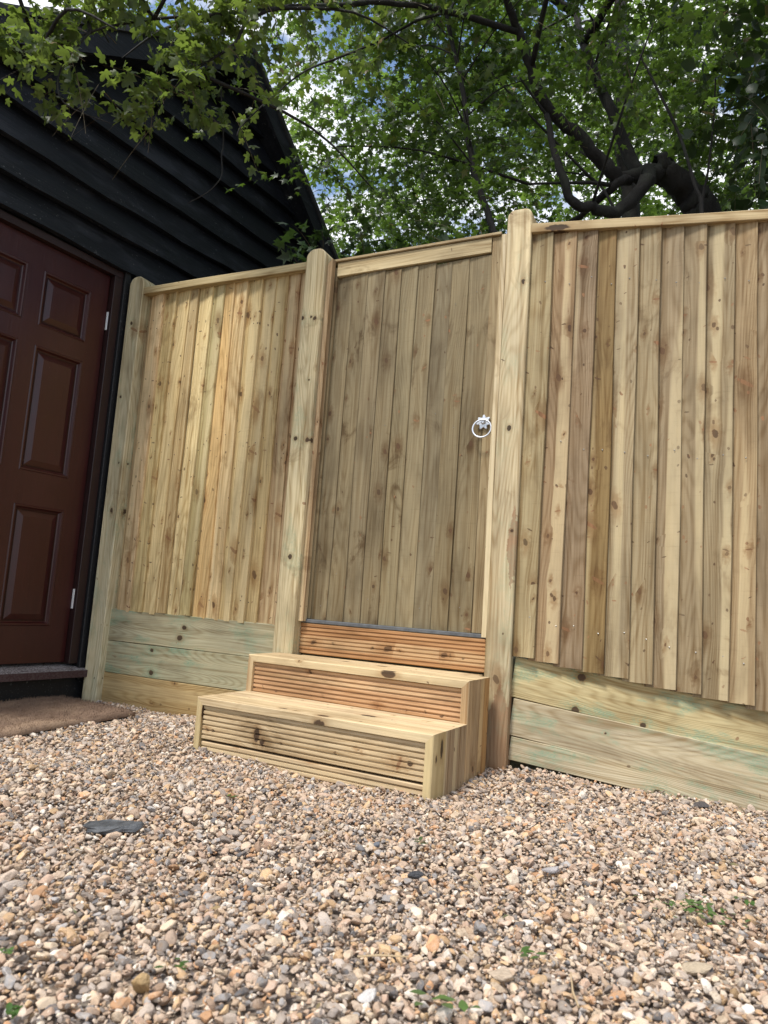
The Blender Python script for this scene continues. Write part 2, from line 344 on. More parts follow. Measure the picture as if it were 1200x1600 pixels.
for i, (zt, zb, c, kn, gr) in enumerate(lg):
    m = wood('gravel_board_l%d' % i, kn, rknots=.15, green=gr, saw=.15, contour=1.0, sap=.2, cf=260.0, whorl=.3)
    o = obj('gravel_board', extrude('gravel_board', rect(zt-zb-.001, .022), .957, 6, (.0004, .001)), m, lp, (-1.978+1.5, -.005, (zt+zb)/2), (0, rad(90), 0), color=c)
    o['label'] = ['greenish top gravel board with two dark knots', 'green stained middle gravel board', 'golden brown bottom gravel board'][i]
# right panel
rp_ = thing('boarded_fence', 'brown feather edge fence panel right of the latch post, sloping down to the right', 'fence', (1, .04, 0))
edges = [.003, .083, .171, .249, .324, .405, .480, .556, .629, .711, .786, .865, .945, 1.022, 1.10, 1.18, 1.255, 1.335, 1.41, 1.49, 1.57, 1.65]
rcol = [(.46, .36, .205), (.41, .28, .16), (.37, .265, .165), (.315, .21, .09), (.45, .35, .215), (.45, .35, .21), (.38, .285, .175), (.38, .285, .17), (.39, .30, .18), (.45, .32, .18), (.38, .28, .17)]
rcol = [(c_[0]*.82, c_[1]*.84, c_[2]*.82) for c_ in rcol]
nl = []
for i in range(len(edges)-1):
    x0, x1 = edges[i], edges[i+1]; w = x1-x0+.024
    zb = .413-.113*x1+random.uniform(-.004, .004); zt = 2.035-.106*x1
    obj('feather_edge_board', feather(w, zt-zb, .016, .004), W_FEATHER, rp_, (x1-w/2-1, -.032+random.uniform(-.002, .002), zb), (0, rad(random.uniform(-.2, .2)), rad(-3.2+random.uniform(-.6, .6))), color=rcol[i % 11])
    for zz in (.55, 1.2, 1.83):
        nl.append((x0+(x1-x0)*random.uniform(.55, .85)-1, -.032-.0015+.001, zz-.11*x1+random.uniform(-.015, .015)))
nails(rp_, nl, NAIL)
SL = math.atan(.102)
o = obj('capping_rail', extrude('capping_rail', rect(.036, .085), 1.66, 10, (.0015, .002)), wood('split_rail', [(.004, .10, .012, .05)], rknots=.2, saw=.3), rp_, (.002-1, -.045, 2.043), (0, rad(90)+SL, 0), color=(.50, .39, .22))
rg = [(.404, .258, (.60, .50, .27), [(-.05, .24, .013, .015), (.066, .235, .012, .014), (.062, .46, .009, .010)], .9, .11),
      (.256, .122, (.50, .43, .29), [(-.02, .33, .003, .004)], .8, .098), (.120, .036, (.55, .48, .33), [(.033, .505, .012, .013)], .95, .078)]
for i, (zt, zb, c, kn, gr, sl) in enumerate(rg):
    m = wood('gravel_board_r%d' % i, kn, rknots=.12, green=gr, saw=.1, contour=1.0, sap=.2, cf=240.0, whorl=.3)
    s = math.atan(sl); h = zt-zb-.0025
    o = obj('gravel_board', extrude('gravel_board', rect(h, .022), 1.64, 8, (.0006, .0015)), m, rp_, (.003-1, -.006, (zt+zb)/2), (0, rad(90)+s, 0), color=c)
    o['label'] = ['yellowish top gravel board with three dark knots', 'grey-brown middle gravel board', 'pale bottom gravel board with a green stain'][i]

# ------------------------------------------------------------------ gate
gt = thing('garden_gate', 'closed boarded timber gate with a ring latch above the steps', 'gate', (-.53, .07, 0))
ge = [-.889, -.812, -.736, -.655, -.576, -.499, -.420, -.346, -.271, -.176]
gcol = [(.29, .22, .125), (.31, .235, .13), (.27, .205, .12), (.285, .215, .12), (.33, .26, .145), (.31, .24, .135), (.27, .21, .125), (.30, .225, .12), (.305, .23, .125)]
gcol = [(c_[0]*.5+.092, c_[1]*.5+.080, c_[2]*.5+.048) for c_ in gcol]
nl = []
for i in range(len(ge)-1):
    x0, x1 = ge[i], ge[i+1]; w = x1-x0+(.018 if i else 0)
    obj('gate_board', feather(w, 1.988+.003*(i % 3)-.472, .008, .004), W_GATE, gt, (x1-w/2+.53, .0+random.uniform(-.001, .001), .472), (0, 0, rad(-1.6)), color=gcol[i])
    for zz in (.62, 1.25, 1.85):
        if random.random() < .6: nl.append((x0+(x1-x0)*random.uniform(.3, .7)+.53, -.002, zz+random.uniform(-.1, .1)))
nails(gt, nl, NAIL, .002)
obj('stile', extrude('stile', rect(.045, .045), 1.560, 4, (.0005, 0)), W_RAIL, gt, (-.9125+.53, -.006, .474), color=(.36, .28, .155))
obj('stile', extrude('stile', rect(.044, .045), 1.590, 4, (.0005, 0)), W_RAIL, gt, (-.1525+.53, -.006, .474), color=(.34, .265, .15))
obj('top_rail', extrude('top_rail', rect(.064, .03), .7115, 4, (.0005, 0)), W_RAIL, gt, (-.8885+.53, -.010, 2.024), (0, rad(90)-.013, 0), color=(.48, .385, .22))
obj('weather_capping', extrude('weather_capping', rect(.012, .07), .80, 2), W_RAIL, gt, (-.936+.53, -.018, 2.064), (0, rad(90)-.013, 0), color=(.46, .36, .21))
obj('back_ledge', box('back_ledge', -.40, .40, .014, .045, .62, .72), W_RAIL, gt, color=(.4, .31, .17))
GALV = Mat('galvanised_metal'); GALV.set(Base_Color=(.66, .69, .74), Metallic=.45, Roughness=.34); GALV = GALV.m
lx, lz = -.168+.53, 1.292
ring = obj('ring_latch', None, None, gt, (lx, -.010, lz))
bpy.data.objects.remove(ring)
v = []; f = []                                                   # scalloped backplate with six lobes
N = 48
for yy, s in ((.0, 1.0), (-.004, 1.0), (-.006, .90), (-.0065, .40), (-.013, .30), (-.017, .20)):
    for k in range(N):
        a = 2*math.pi*k/N; r = (.0255+.0055*math.cos(7*a+1.57)) if s > .5 else .026
        v.append((r*s*math.cos(a), yy, r*s*math.sin(a)))
for i in range(5):
    for k in range(N): f.append((i*N+k, i*N+(k+1) % N, (i+1)*N+(k+1) % N, (i+1)*N+k))
f.append(tuple(range(5*N, 6*N))); f.append(tuple(range(N)))
lat = obj('ring_latch', mesh('latch_plate', v, f), GALV, gt, (lx, -.010, lz))
lat['label'] = 'galvanised ring latch with a scalloped backplate'
for k in range(7):
    a = 2*math.pi*k/7
    if k % 2 == 0: obj('screw', box('screw', -.002, .002, -.0065, -.003, -.002, .002, .0008), DNAIL, lat, (.0215*math.cos(a), 0, .0215*math.sin(a)))
v = []; f = []; RM, RT, na, nb = .037, .0036, 40, 8
for i in range(na):
    a = 2*math.pi*i/na
    for j in range(nb):
        b = 2*math.pi*j/nb; r = RM+RT*math.cos(b); v.append((r*math.sin(a), RT*math.sin(b), -RM*.92+r*math.cos(a)))
f = [(i*nb+j, ((i+1) % na)*nb+j, ((i+1) % na)*nb+(j+1) % nb, i*nb+(j+1) % nb) for i in range(na) for j in range(nb)]
obj('ring', mesh('ring', v, f, True), GALV, lat, (0, -.018, .004), (rad(-9), 0, rad(3)))

# ------------------------------------------------------------------ threshold below the gate
def deck_profile(w, t=.028, n=8, gw=.0045, gd=.0045, margin=.008):
    """front face at y=0 with n grooves across the width"""
    p = [(-w/2, .003), (-w/2+.003, 0)]; pitch = (w-2*margin)/n
    for k in range(n):
        c = -w/2+margin+pitch*(k+.5)
        p += [(c-gw/2, 0), (c-gw*.3, gd), (c+gw*.3, gd), (c+gw/2, 0)]
    return p+[(w/2-.003, 0), (w/2, .003), (w/2, t), (-w/2, t)]
th = thing('threshold_board', 'orange-brown grooved decking board under the gate, above the top tread', 'decking board', (-.51, .05, 0))
obj('grooved_board', extrude('threshold_board', deck_profile(.125, n=7, gw=.007, gd=.006), .817, 4, (.0005, .0005)), W_DECK, th, (-.920+.51, 0, .3925), (0, rad(90), 0), color=(.52, .29, .135))
GREY = Mat('slate_grey_strip'); GREY.set(Base_Color=GREY.ramp(GREY.noise(GREY.n('ShaderNodeTexCoord').outputs['Object'], 40, 4), [(.3, (.07, .075, .08)), (.7, (.13, .135, .14))]), Roughness=.75); GREY = GREY.m
obj('grey_strip', box('grey_strip', -.408, .410, -.002, .03, .4565, .471), GREY, th)

# ------------------------------------------------------------------ steps
st = thing('timber_steps', 'two-step timber staircase of grooved decking boards in front of the gate', 'steps', (-.058, -.048, 0), -.05)
Wd, D1, D2, ZU, ZL, T = .924, .205, .475, .326, .185, .026
def tread(y0, y1, z, col, kn=()):
    # plank spanning local x -Wd..0, y0 front .. y1 back, mitred ends
    me = hexa('tread', [(y0, -T, -Wd+T), (y1, -T, -Wd+T), (y1, -T, -T), (y0, -T, -T)], [(y0, 0, -Wd), (y1, 0, -Wd), (y1, 0, 0), (y0, 0, 0)])
    return me
W_TREAD = wood('tread_wood', [(.02, .52, .012, .022), (.035, .35, .008, .018)], rknots=.35, saw=0, contour=.5, sap=.5)
W_TREAD2 = wood('tread_wood_upper', [(.008, .62, .012, .03)], rknots=.3, saw=0, contour=.5, sap=.5)
def plank(y0, y1, z, col, mat):
    w = y1-y0; c = .0025
    v = []; 
    for (xa, sgn) in ((-Wd, 1), (0, -1)):
        for (yy, zz) in ((0, -T), (0, -c), (c, 0), (w-c, 0), (w, -c), (w, -T)):
            v.append((yy, zz, xa + sgn*(-zz)*.98))
    f = [(0, 1, 2, 3, 4, 5), (11, 10, 9, 8, 7, 6)]+[(k, (k+1) % 6, 6+(k+1) % 6, 6+k) for k in range(6)]
    # local axes: x = depth, y = up, z = length
    me = mesh('tread', [(a, b, c_+Wd) for a, b, c_ in v], f)
    o = obj('tread', me, mat, st, (-Wd, y0, z), color=col)
    o.matrix_local = Matrix(((0, 0, 1, -Wd), (1, 0, 0, y0), (0, 1, 0, z), (0, 0, 0, 1)))
    return o
TC = (.60, .47, .285)
plank(-D2, -D2+.138, ZL, TC, W_TREAD); plank(-D2+.1405, -D1+.03, ZL, (.62, .48, .30), W_TREAD2)
plank(-D1, -D1+.122, ZU, (.60, .46, .27), W_TREAD2); plank(-D1+.1245, 0, ZU, (.60, .47, .29), W_TREAD)
def side(y0, y1, ztop, zbot, xout, sgn, col, grooved, mat=W_SIDE, mitre=True):
    """vertical board forming a cheek; xout = outer face, sgn=+1 outer normal +x. top cut at 45 degrees under the tread"""
    w = abs(y1-y0); L_ = ztop-zbot
    pr = deck_profile(w, T, max(3, int(w/.014)), .003, .0022) if grooved else rect(w, T, .003)
    v = []; n = len(pr)
    for e in (0, 1):
        for (x, y) in pr: v.append((x, y, L_-(y*.98 if mitre else 0)-.0006 if e else 0))
    f = [(j, (j+1) % n, n+(j+1) % n, n+j) for j in range(n)]+[tuple(range(n)), tuple(range(n, 2*n))]
    o = obj('side_board', mesh('side_board', v, f), mat, st, color=col); yc = (y0+y1)/2
    # local x -> along y ; local y (inwards) -> -sgn*x
    o.matrix_local = Matrix(((0, -sgn, 0, xout), (sgn, 0, 0, yc), (0, 0, 1, zbot), (0, 0, 0, 1)))
    return o
ZB = -.03
W_FRONT = wood('corner_board', [(.018, .165, .010, .030), (-.02, .14, .006, .012)], rknots=.0, saw=0)
for xo, sg in ((0.0, 1), (-Wd, -1)):
    side(-D2, -D2+.098, ZL, ZB, xo, sg, (.55, .42, .20), False, W_FRONT)
    side(-D2+.0985, -D1-.0005, ZL, ZB, xo, sg, (.42, .31, .19), True)
    side(-D1, -D1+.118, ZU, ZB, xo, sg, (.52, .37, .21), True)
    side(-D1+.1185, 0, ZU, ZB, xo, sg, (.46, .27, .11), False)
def riser(z0, z1, y, col, n, mat=W_DECK):
    o = obj('riser_board', extrude('riser_board', deck_profile(z1-z0, .024, n, .0075, .007, .007), Wd-2*T-.002, 4, (.0004, .0004)), mat, st, (-Wd+T+.001, y, (z0+z1)/2), (0, rad(90), 0), color=col)
    return o
W_RISE = wood('riser_wood', [(.01, .24, .026, .012), (.03, .265, .012, .010), (.01, .82, .008, .010)], rknots=.4, saw=0, contour=.5)
riser(ZL-T-.118, ZL-T-.002, -D2+.010, (.62, .48, .29), 6, W_RISE)
riser(-.05, ZL-T-.126, -D2+.012, (.57, .43, .26), 4)
riser(ZL+.001, ZU-T-.002, -D1+.010, (.60, .37, .20), 6)
infill = obj('tread', box('tread_infill', -.392, .392, -.045, .045, 0, .022), W_TREAD, None, color=TC)
infill.parent = st; infill.matrix_parent_inverse = Matrix(); infill.location = (-.455, .064, ZU-.0262); infill.rotation_euler = (0, 0, .05)

# ------------------------------------------------------------------ black weatherboarded building
HO = Vector((-2.126, .094, -.009)); HA = rad(84)
# local frame: x along the wall (away from the camera), y into the building, z up
sh = thing('black_shed', 'black weatherboarded gable building with a dark red panelled door', 'building', HO, HA); sh.scale = (1.0165,)*3
M = Mat('black_paint'); co = M.n('ShaderNodeTexCoord').outputs['Object']; oi = M.n('ShaderNodeObjectInfo')
cv = M.vmath('ADD', co, M.xyz(M.math('MULTIPLY', oi.outputs['Random'], 40.0), 0.0, 0.0))
g1 = M.noise(M.vmath('MULTIPLY', cv, (2, 40, 70)), 1, 4, .6); b1 = M.noise(M.vmath('MULTIPLY', cv, (3, 8, 8)), 1, 5, .65)
sp = M.noise(cv, 90, 2, .5); sp2 = M.noise(cv, 7, 3)
c = M.mix(g1, (.003, .0035, .0055), (.017, .019, .026)); c = M.mix(M.math('MULTIPLY', M.step(b1, .52, .70), .65), c, (.038, .041, .052))
c = M.mix(M.math('MULTIPLY', M.math('MULTIPLY', M.step(sp, .66, .72), M.step(sp2, .46, .6)), .5), c, (.22, .22, .22))
lnz = M.noise(M.vmath('MULTIPLY', cv, (6, 60, 260)), 1, 3, .7, .4); c = M.mix(M.math('MULTIPLY', M.step(lnz, .62, .72), .35), c, (.07, .065, .06))
M.set(Base_Color=c, Roughness=M.math('MULTIPLY_ADD', b1, .5, .22), Specular_IOR_Level=.3); M.bump(g1, .9, .004); BLACK = M.m
M = Mat('black_trim'); co = M.n('ShaderNodeTexCoord').outputs['Object']; b1 = M.noise(M.vmath('MULTIPLY', co, (30, 30, 4)), 1, 4)
sp = M.noise(co, 160, 2, .6)
M.set(Base_Color=M.mix(M.math('MULTIPLY', M.step(sp, .66, .72), .4), M.mix(b1, (.002, .002, .0026), (.007, .007, .008)), (.25, .25, .24)), Roughness=.6); M.bump(b1, .3, .002); TRIM = M.m
AX, AZ = .515, 3.775            # ridge (verge outer edge): position along wall, height
SLL, SLR = .61, .876            # left and right roof pitch (tangent)
def roof_z(s): return AZ-(SLR*(s-AX) if s > AX else SLL*(AX-s))
WL, WR = -2.0, 1.95
DL, DR, DT = -.972, -.103, 2.115   # door opening incl. frame
def siding(s0, s1, z0, z1, cutl=True, cutr=True, last=False):
    """one lapped board; lower edge proud; ends follow the roof slope"""
    lo, hi = z0-.018, z1
    def lim(z):
        d = AZ-.17-z
        return (max(s0, AX-d/SLL), min(s1, AX+d/SLR)) if d > 0 else (AX, AX)
    a0, b0 = lim(lo); a1, b1_ = lim(hi)
    if b0-a0 < .03: return
    n = max(2, int((b0-a0)/.16)); v = []; f = []; p1, p2 = random.uniform(0, 6), random.uniform(0, 6)
    for i in range(n+1):
        t = i/n; sl = a0+(b0-a0)*t; su = a1+(b1_-a1)*t if b1_ > a1 else AX
        wz = .006*math.sin(p1+sl*3)+.004*math.sin(p2+sl*11); wy = .006*math.sin(p2+sl*2.5)+.003*math.sin(p1+sl*9)
        v += [(sl, -.062+wy, lo+wz), (su, -.012, hi), (su, -.001, hi), (sl, -.020+wy, lo+wz+.004)]
    for i in range(n):
        for k in range(4): f.append((i*4+k, i*4+(k+1) % 4, i*4+4+(k+1) % 4, i*4+4+k))
    f += [(0, 1, 2, 3), (n*4+3, n*4+2, n*4+1, n*4)]
    obj('weatherboard', mesh('weatherboard', v, f), BLACK, sh)
z = .155; pitch = .1568
zs_ = [.10+.1568*k for k in range(24)]
for z0 in zs_:
    z1 = z0+pitch
    if z0 < DT-.03:
        siding(WL, DL-.036, z0, z1); siding(DR+.036, WR, z0, z1)
    else: siding(WL, WR, z0, z1)
# core behind the boards
pts = [(WL, -.04), (WR, -.04), (WR, roof_z(WR)-.12), (AX, AZ-.12), (WL, roof_z(WL)-.12)]
pd = [(DL, -.04), (DL, DT), (DR, DT), (DR, -.04)]
front = [(WL, -.04), (DL, -.04), (DL, DT), (DR, DT), (DR, -.04), (WR, -.04), (WR, roof_z(WR)-.12), (AX, AZ-.12), (WL, roof_z(WL)-.12)]
v = [(a, 0, b) for a, b in front]+[(a, 4.0, b) for a, b in front]; n = len(front)
f = [tuple(range(n)), tuple(range(2*n-1, n-1, -1))]+[(k, (k+1) % n, n+(k+1) % n, n+k) for k in range(n)]
obj('wall', mesh('wall', v, f), TRIM, sh)
obj('plinth', box('plinth', WL, DR+.30, -.028, -.002, -.03, .115, .003), TRIM, sh)
M = Mat('roof_slates'); co = M.n('ShaderNodeTexCoord').outputs['Object']
M.set(Base_Color=M.ramp(M.noise(co, 20, 4), [(.3, (.02, .02, .022)), (.7, (.05, .05, .052))]), Roughness=.7); ROOF = M.m
def slab(sa, za, sb, zb, th_, y0, y1, name, parent, mat):
    return obj(name, hexa(name, [(sa, y0, za-th_), (sb, y0, zb-th_), (sb, y1, zb-th_), (sa, y1, za-th_)], [(sa, y0, za), (sb, y0, zb), (sb, y1, zb), (sa, y1, za)]), mat, parent)
rf = slab(AX, AZ, WR+.25, roof_z(WR+.25), .035, -.165, 4.2, 'roof', sh, ROOF)
rf2 = slab(WL-.25, roof_z(WL-.25), AX, AZ, .035, -.165, 4.2, 'roof', sh, ROOF)
slab(AX, AZ-.037, WR+.25, roof_z(WR+.25)-.037, .13, -.150, -.125, 'bargeboard', rf, BLACK)
slab(WL-.25, roof_z(WL-.25)-.037, AX-.001, AZ-.037, .13, -.150, -.125, 'bargeboard', rf2, BLACK)
slab(AX, AZ-.155, WR+.25, roof_z(WR+.25)-.155, .012, -.122, -.002, 'soffit', rf, BLACK)
slab(WL-.25, roof_z(WL-.25)-.155, AX-.001, AZ-.155, .012, -.122, -.002, 'soffit', rf2, BLACK)
# black trim beside the frame and above the door
obj('cover_strip', box('cover_strip', DR, DR+.034, -.046, .0, .10, DT+.005, .003), TRIM, sh)
obj('cover_strip', box('cover_strip', DL-.034, DL, -.046, .0, .10, DT+.005, .003), TRIM, sh)
# door
M = Mat('maroon_paint'); co = M.n('ShaderNodeTexCoord').outputs['Object']
g1 = M.noise(M.vmath('MULTIPLY', co, (60, 60, 3)), 1, 4, .6); b1 = M.noise(co, 4, 4, .6); sp = M.noise(co, 130, 2)
c = M.mix(g1, (.028, .0040, .0038), (.046, .0062, .0056)); c = M.mix(M.math('MULTIPLY', M.step(b1, .45, .75), .5), c, (.056, .0095, .0078))
c = M.mix(M.math('MULTIPLY', M.step(sp, .73, .77), .35), c, (.3, .2, .18))
M.set(Base_Color=c, Roughness=M.math('MULTIPLY_ADD', b1, .3, .18), Specular_IOR_Level=.5); M.bump(g1, .4, .002); MAROON = M.m
M = Mat('dark_maroon_frame'); co = M.n('ShaderNodeTexCoord').outputs['Object']; b1 = M.noise(co, 30, 4); M.set(Base_Color=M.mix(b1, (.012, .004, .0035), (.026, .007, .006)), Roughness=.45); FRAME_DARK = M.m  # darker version of the door's maroon, for frame and jambs
fr = obj('door_frame', hexa('door_frame', [(DL, -.03, DT-.035), (DR, -.03, DT-.035), (DR, .06, DT-.035), (DL, .06, DT-.035)], [(DL, -.03, DT-.001), (DR, -.03, DT-.001), (DR, .06, DT-.001), (DL, .06, DT-.001)]), FRAME_DARK, sh)
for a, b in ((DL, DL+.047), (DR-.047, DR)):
    obj('jamb', box('jamb', a+.0005, b, -.03, .06, .175, DT-.0352, .002), FRAME_DARK, fr)
L0, L1, Z0, Z1 = -.922, -.153, .181, 2.078
dr = obj('door', None, None, sh, (0, 0, 0)); bpy.data.objects.remove(dr)
cols = [(-.825, -.578), (-.497, -.250)]; rows = [(.347, .883), (1.034, 1.605), (1.70, 1.957)]
xs3 = sorted({L0, L1, *[a for c_ in cols for a in c_]}); zs3 = sorted({Z0, Z1, *[a for r_ in rows for a in r_]})
v = []; f = []
def quad(p): b = len(v); v.extend(p); f.append((b, b+1, b+2, b+3))
for i in range(len(xs3)-1):
    for j in range(len(zs3)-1):
        a, b, c_, d = xs3[i], xs3[i+1], zs3[j], zs3[j+1]
        if (a, b) in cols and (c_, d) in rows: continue
        quad([(a, 0, c_), (b, 0, c_), (b, 0, d), (a, 0, d)])
quad([(L0, .04, Z0), (L0, .04, Z1), (L1, .04, Z1), (L1, .04, Z0)])
for a, b, c_, d in ((L0, L1, Z0, Z0), (L0, L1, Z1, Z1)): quad([(a, 0, c_), (b, 0, c_), (b, .04, c_), (a, .04, c_)])
for a in (L0, L1): quad([(a, 0, Z0), (a, .04, Z0), (a, .04, Z1), (a, 0, Z1)])
for (a, b) in cols:      # moulded edge of each sunk panel
    for (c_, d) in rows:
        r0 = [(a, 0, c_), (b, 0, c_), (b, 0, d), (a, 0, d)]; q = .004
        rr = [[(a+o1, y_, c_+o1), (b-o1, y_, c_+o1), (b-o1, y_, d-o1), (a+o1, y_, d-o1)] for o1, y_ in ((0, 0), (.004, -.004), (.010, -.003), (.016, .008), (.020, .011))]
        for k in range(4):
            for e in range(4): quad([rr[k][e], rr[k][(e+1) % 4], rr[k+1][(e+1) % 4], rr[k+1][e]])
me = mesh('door', v, f); 
bm = bmesh.new(); bm.from_mesh(me); bmesh.ops.remove_doubles(bm, verts=bm.verts, dist=.0003); bmesh.ops.recalc_face_normals(bm, faces=bm.faces); bm.to_mesh(me); bm.free()
door = obj('door', me, MAROON, sh, (0, .004, 0)); door['label'] = 'dark red six-panel door'
for (a, b) in cols:
    for (c_, d) in rows:
        o1, o2 = .0195, .052
        ring_ = lambda o_, y_: [(a+o_, y_, c_+o_), (b-o_, y_, c_+o_), (b-o_, y_, d-o_), (a+o_, y_, d-o_)]
        vv = ring_(o1, .011)+ring_(o1+.008, .011)+ring_(o2, .001)
        ff = [(k*4+e, k*4+(e+1) % 4, k*4+4+(e+1) % 4, k*4+4+e) for k in range(2) for e in range(4)]+[(8, 9, 10, 11), (3, 2, 1, 0)]
        obj('panel', mesh('panel', vv, ff), MAROON, door)
STEEL = Mat('pale_hinge'); STEEL.set(Base_Color=(.62, .61, .60), Metallic=.4, Roughness=.45); STEEL = STEEL.m
for hz in (1.80, .43):
    v_, f_ = tube_pts([(L1+.004, -.008, hz), (L1+.004, -.008, hz+.092)], [.0065, .0065], 8); obj('hinge', mesh('hinge', v_, f_), STEEL, door)
M = Mat('dusty_sill'); co = M.n('ShaderNodeTexCoord').outputs['Object']; nrm = M.n('ShaderNodeNewGeometry').outputs['Normal']
sp = M.noise(co, 160, 3, .7); up = M.sep(nrm)[2]
M.set(Base_Color=M.mix(M.math('MULTIPLY', M.step(sp, .42, .58), M.math('MULTIPLY_ADD', M.step(up, .3, .8), .8, .06)), (.05, .02, .018), (.45, .42, .40)), Roughness=.8); M.bump(sp, .5, .003)
obj('sill', mesh('sill', [(DL-.02, .06, .172), (DR+.036, .06, .172), (DR+.036, -.085, .150), (DL-.02, -.085, .150), (DL-.02, .06, .118), (DR+.036, .06, .118), (DR+.036, -.085, .118), (DL-.02, -.085, .118)],
    [(0, 1, 2, 3), (7, 6, 5, 4), (3, 2, 6, 7), (2, 1, 5, 6), (1, 0, 4, 5), (0, 3, 7, 4)]), M.m, sh)

# ------------------------------------------------------------------ doormat
M = Mat('coir'); co = M.n('ShaderNodeTexCoord').outputs['Object']; a_ = M.noise(co, 130, 3, .7); b_ = M.noise(co, 5, 4, .6)
c = M.mix(a_, (.13, .085, .06), (.30, .205, .145)); c = M.mix(M.math('MULTIPLY', M.step(b_, .5, .7), .55), c, (.38, .27, .18))
M.set(Base_Color=c, Roughness=.95, Specular_IOR_Level=.1); M.bump(a_, .8, .006); COIR = M.m
mt = thing('doormat', 'worn brown coir doormat lying on the gravel below the red door', 'doormat', (-1.85, -.55, 0))
A, B, C_, D_ = [Vector(p) for p in ((-2.09, -.10), (-1.535, -.205), (-1.56, -1.05), (-2.17, -1.05))]
def mat_pt(u, w_): return A.lerp(B, u).lerp(D_.lerp(C_, u), w_)
N1, N2 = 24, 34; v = []; f = []
for j in range(N2+1):
    for i in range(N1+1):
        p = mat_pt(i/N1, j/N2); ed = min(i/N1, 1-i/N1, (j/N2)*1.5, (1-j/N2)*1.5)
        v.append((p.x+1.85+random.uniform(-.002, .002), p.y+.55+random.uniform(-.002, .002), .034+.006*math.sin(p.x*6+p.y*5)+.003*math.sin(p.y*17)+random.uniform(-.0012, .0012)-(.006 if ed < .02 else 0)))
n1 = N1+1
f = [(j*n1+i, j*n1+i+1, (j+1)*n1+i+1, (j+1)*n1+i) for j in range(N2) for i in range(N1)]
loop = [i for i in range(n1)]+[j*n1+N1 for j in range(1, N2+1)]+[N2*n1+i for i in range(N1-1, -1, -1)]+[j*n1 for j in range(N2-1, 0, -1)]
b0 = len(v); v += [(v[k][0], v[k][1], v[k][2]-.018) for k in loop]; nlp = len(loop)
f += [(loop[k], loop[(k+1) % nlp], b0+(k+1) % nlp, b0+k) for k in range(nlp)]
obj('mat_base', mesh('mat_base', v, f, True), COIR, mt)
v = []; f = []
for k in range(14000):
    p = mat_pt(random.random(), random.random()); a = random.uniform(0, 6.28); h = random.uniform(.003, .011); b = len(v)
    zb = .032+.006*math.sin(p.x*6+p.y*5)+.003*math.sin(p.y*17); dx, dy = .0012*math.cos(a), .0012*math.sin(a); lx_, ly_ = random.uniform(-.006, .006), random.uniform(-.006, .006)
    v += [(p.x+1.85-dx, p.y+.55-dy, zb), (p.x+1.85+dx, p.y+.55+dy, zb), (p.x+1.85+lx_, p.y+.55+ly_, zb+h)]; f.append((b, b+1, b+2))
kind(obj('coir_fibres', big_mesh('coir_fibres', np.array(v), np.array(f)), COIR, mt), 'stuff')

# ------------------------------------------------------------------ gravel
M = Mat('flint_gravel'); co = M.n('ShaderNodeTexCoord').outputs['Object']; oi = M.n('ShaderNodeObjectInfo'); R = oi.outputs['Random']
PAL = [(.56, .43, .31), (.46, .35, .27), (.64, .53, .40), (.40, .35, .31), (.58, .45, .34), (.70, .62, .51), (.52, .38, .29), (.30, .265, .24), (.60, .43, .25), (.46, .41, .37), (.56, .33, .18), (.62, .51, .41),
       (.76, .71, .64), (.46, .33, .24), (.36, .355, .36), (.60, .48, .37), (.54, .41, .31), (.68, .56, .42), (.17, .17, .18), (.58, .40, .23), (.50, .43, .37), (.64, .53, .44)]
base = M.ramp(R, [(i/len(PAL), c_) for i, c_ in enumerate(PAL)], 'CONSTANT')
R2 = M.math('FRACT', M.math('MULTIPLY', R, 913.7)); off = M.xyz(M.math('MULTIPLY', R2, 31.0), R, R2)
cv = M.vmath('ADD', co, off); n1_ = M.noise(cv, 1.6, 4, .6); n2_ = M.noise(cv, 7, 4, .65)
c = M.mix(M.math('MULTIPLY', M.step(n1_, .45, .65), .55), base, M.mix(R2, (.30, .20, .12), (.55, .50, .44)))
c = M.mix(1.0, c, M.ramp(n2_, [(.3, (.78, .725, .67)), (.7, (1.06, 1.0, .93))]), 'MULTIPLY')
hs = M.n('ShaderNodeHueSaturation', {'Saturation': .98, 'Color': c}); M.put(hs.inputs['Value'], M.math('MULTIPLY_ADD', R2, .45, .82))
M.set(Base_Color=hs.outputs[0], Roughness=.62, Specular_IOR_Level=.35); M.bump(n2_, .35, .12); STONE = M.m
def stone_mesh(seed, sub=3, cuts=12):
    r = np.random.default_rng(seed); bm = bmesh.new(); bmesh.ops.create_icosphere(bm, subdivisions=sub, radius=1)
    dirs = r.normal(size=(cuts, 3)); dirs /= np.linalg.norm(dirs, axis=1)[:, None]; lim = r.uniform(.50, .88, cuts); sc_ = np.array([1, r.uniform(.62, .95), r.uniform(.48, .75)]); ph = r.uniform(0, 6, 6)
    for vtx in bm.verts:
        p = np.array(vtx.co)
        for d, l in zip(dirs, lim):
            h = p@d
            if h > l: p = p-d*(h-l)*.95
        p *= 1+.05*math.sin(4*p[0]+ph[0])*math.sin(4*p[1]+ph[1])+.03*math.sin(8*p[2]+ph[2]+5*p[0])
        vtx.co = p*sc_
    me = bpy.data.meshes.new('stone'); bm.to_mesh(me); bm.free(); me.polygons.foreach_set('use_smooth', [True]*len(me.polygons))
    me.set_sharp_from_angle(angle=rad(38)) if sub > 2 else None
    me.materials.append(STONE); return me
STONES = [stone_mesh(100+i) for i in range(14)]
pcol = bpy.data.collections.new('stone_shapes')
for i, s in enumerate(STONES):
    o = bpy.data.objects.new('stone_shape_%02d' % i, s); pcol.objects.link(o)
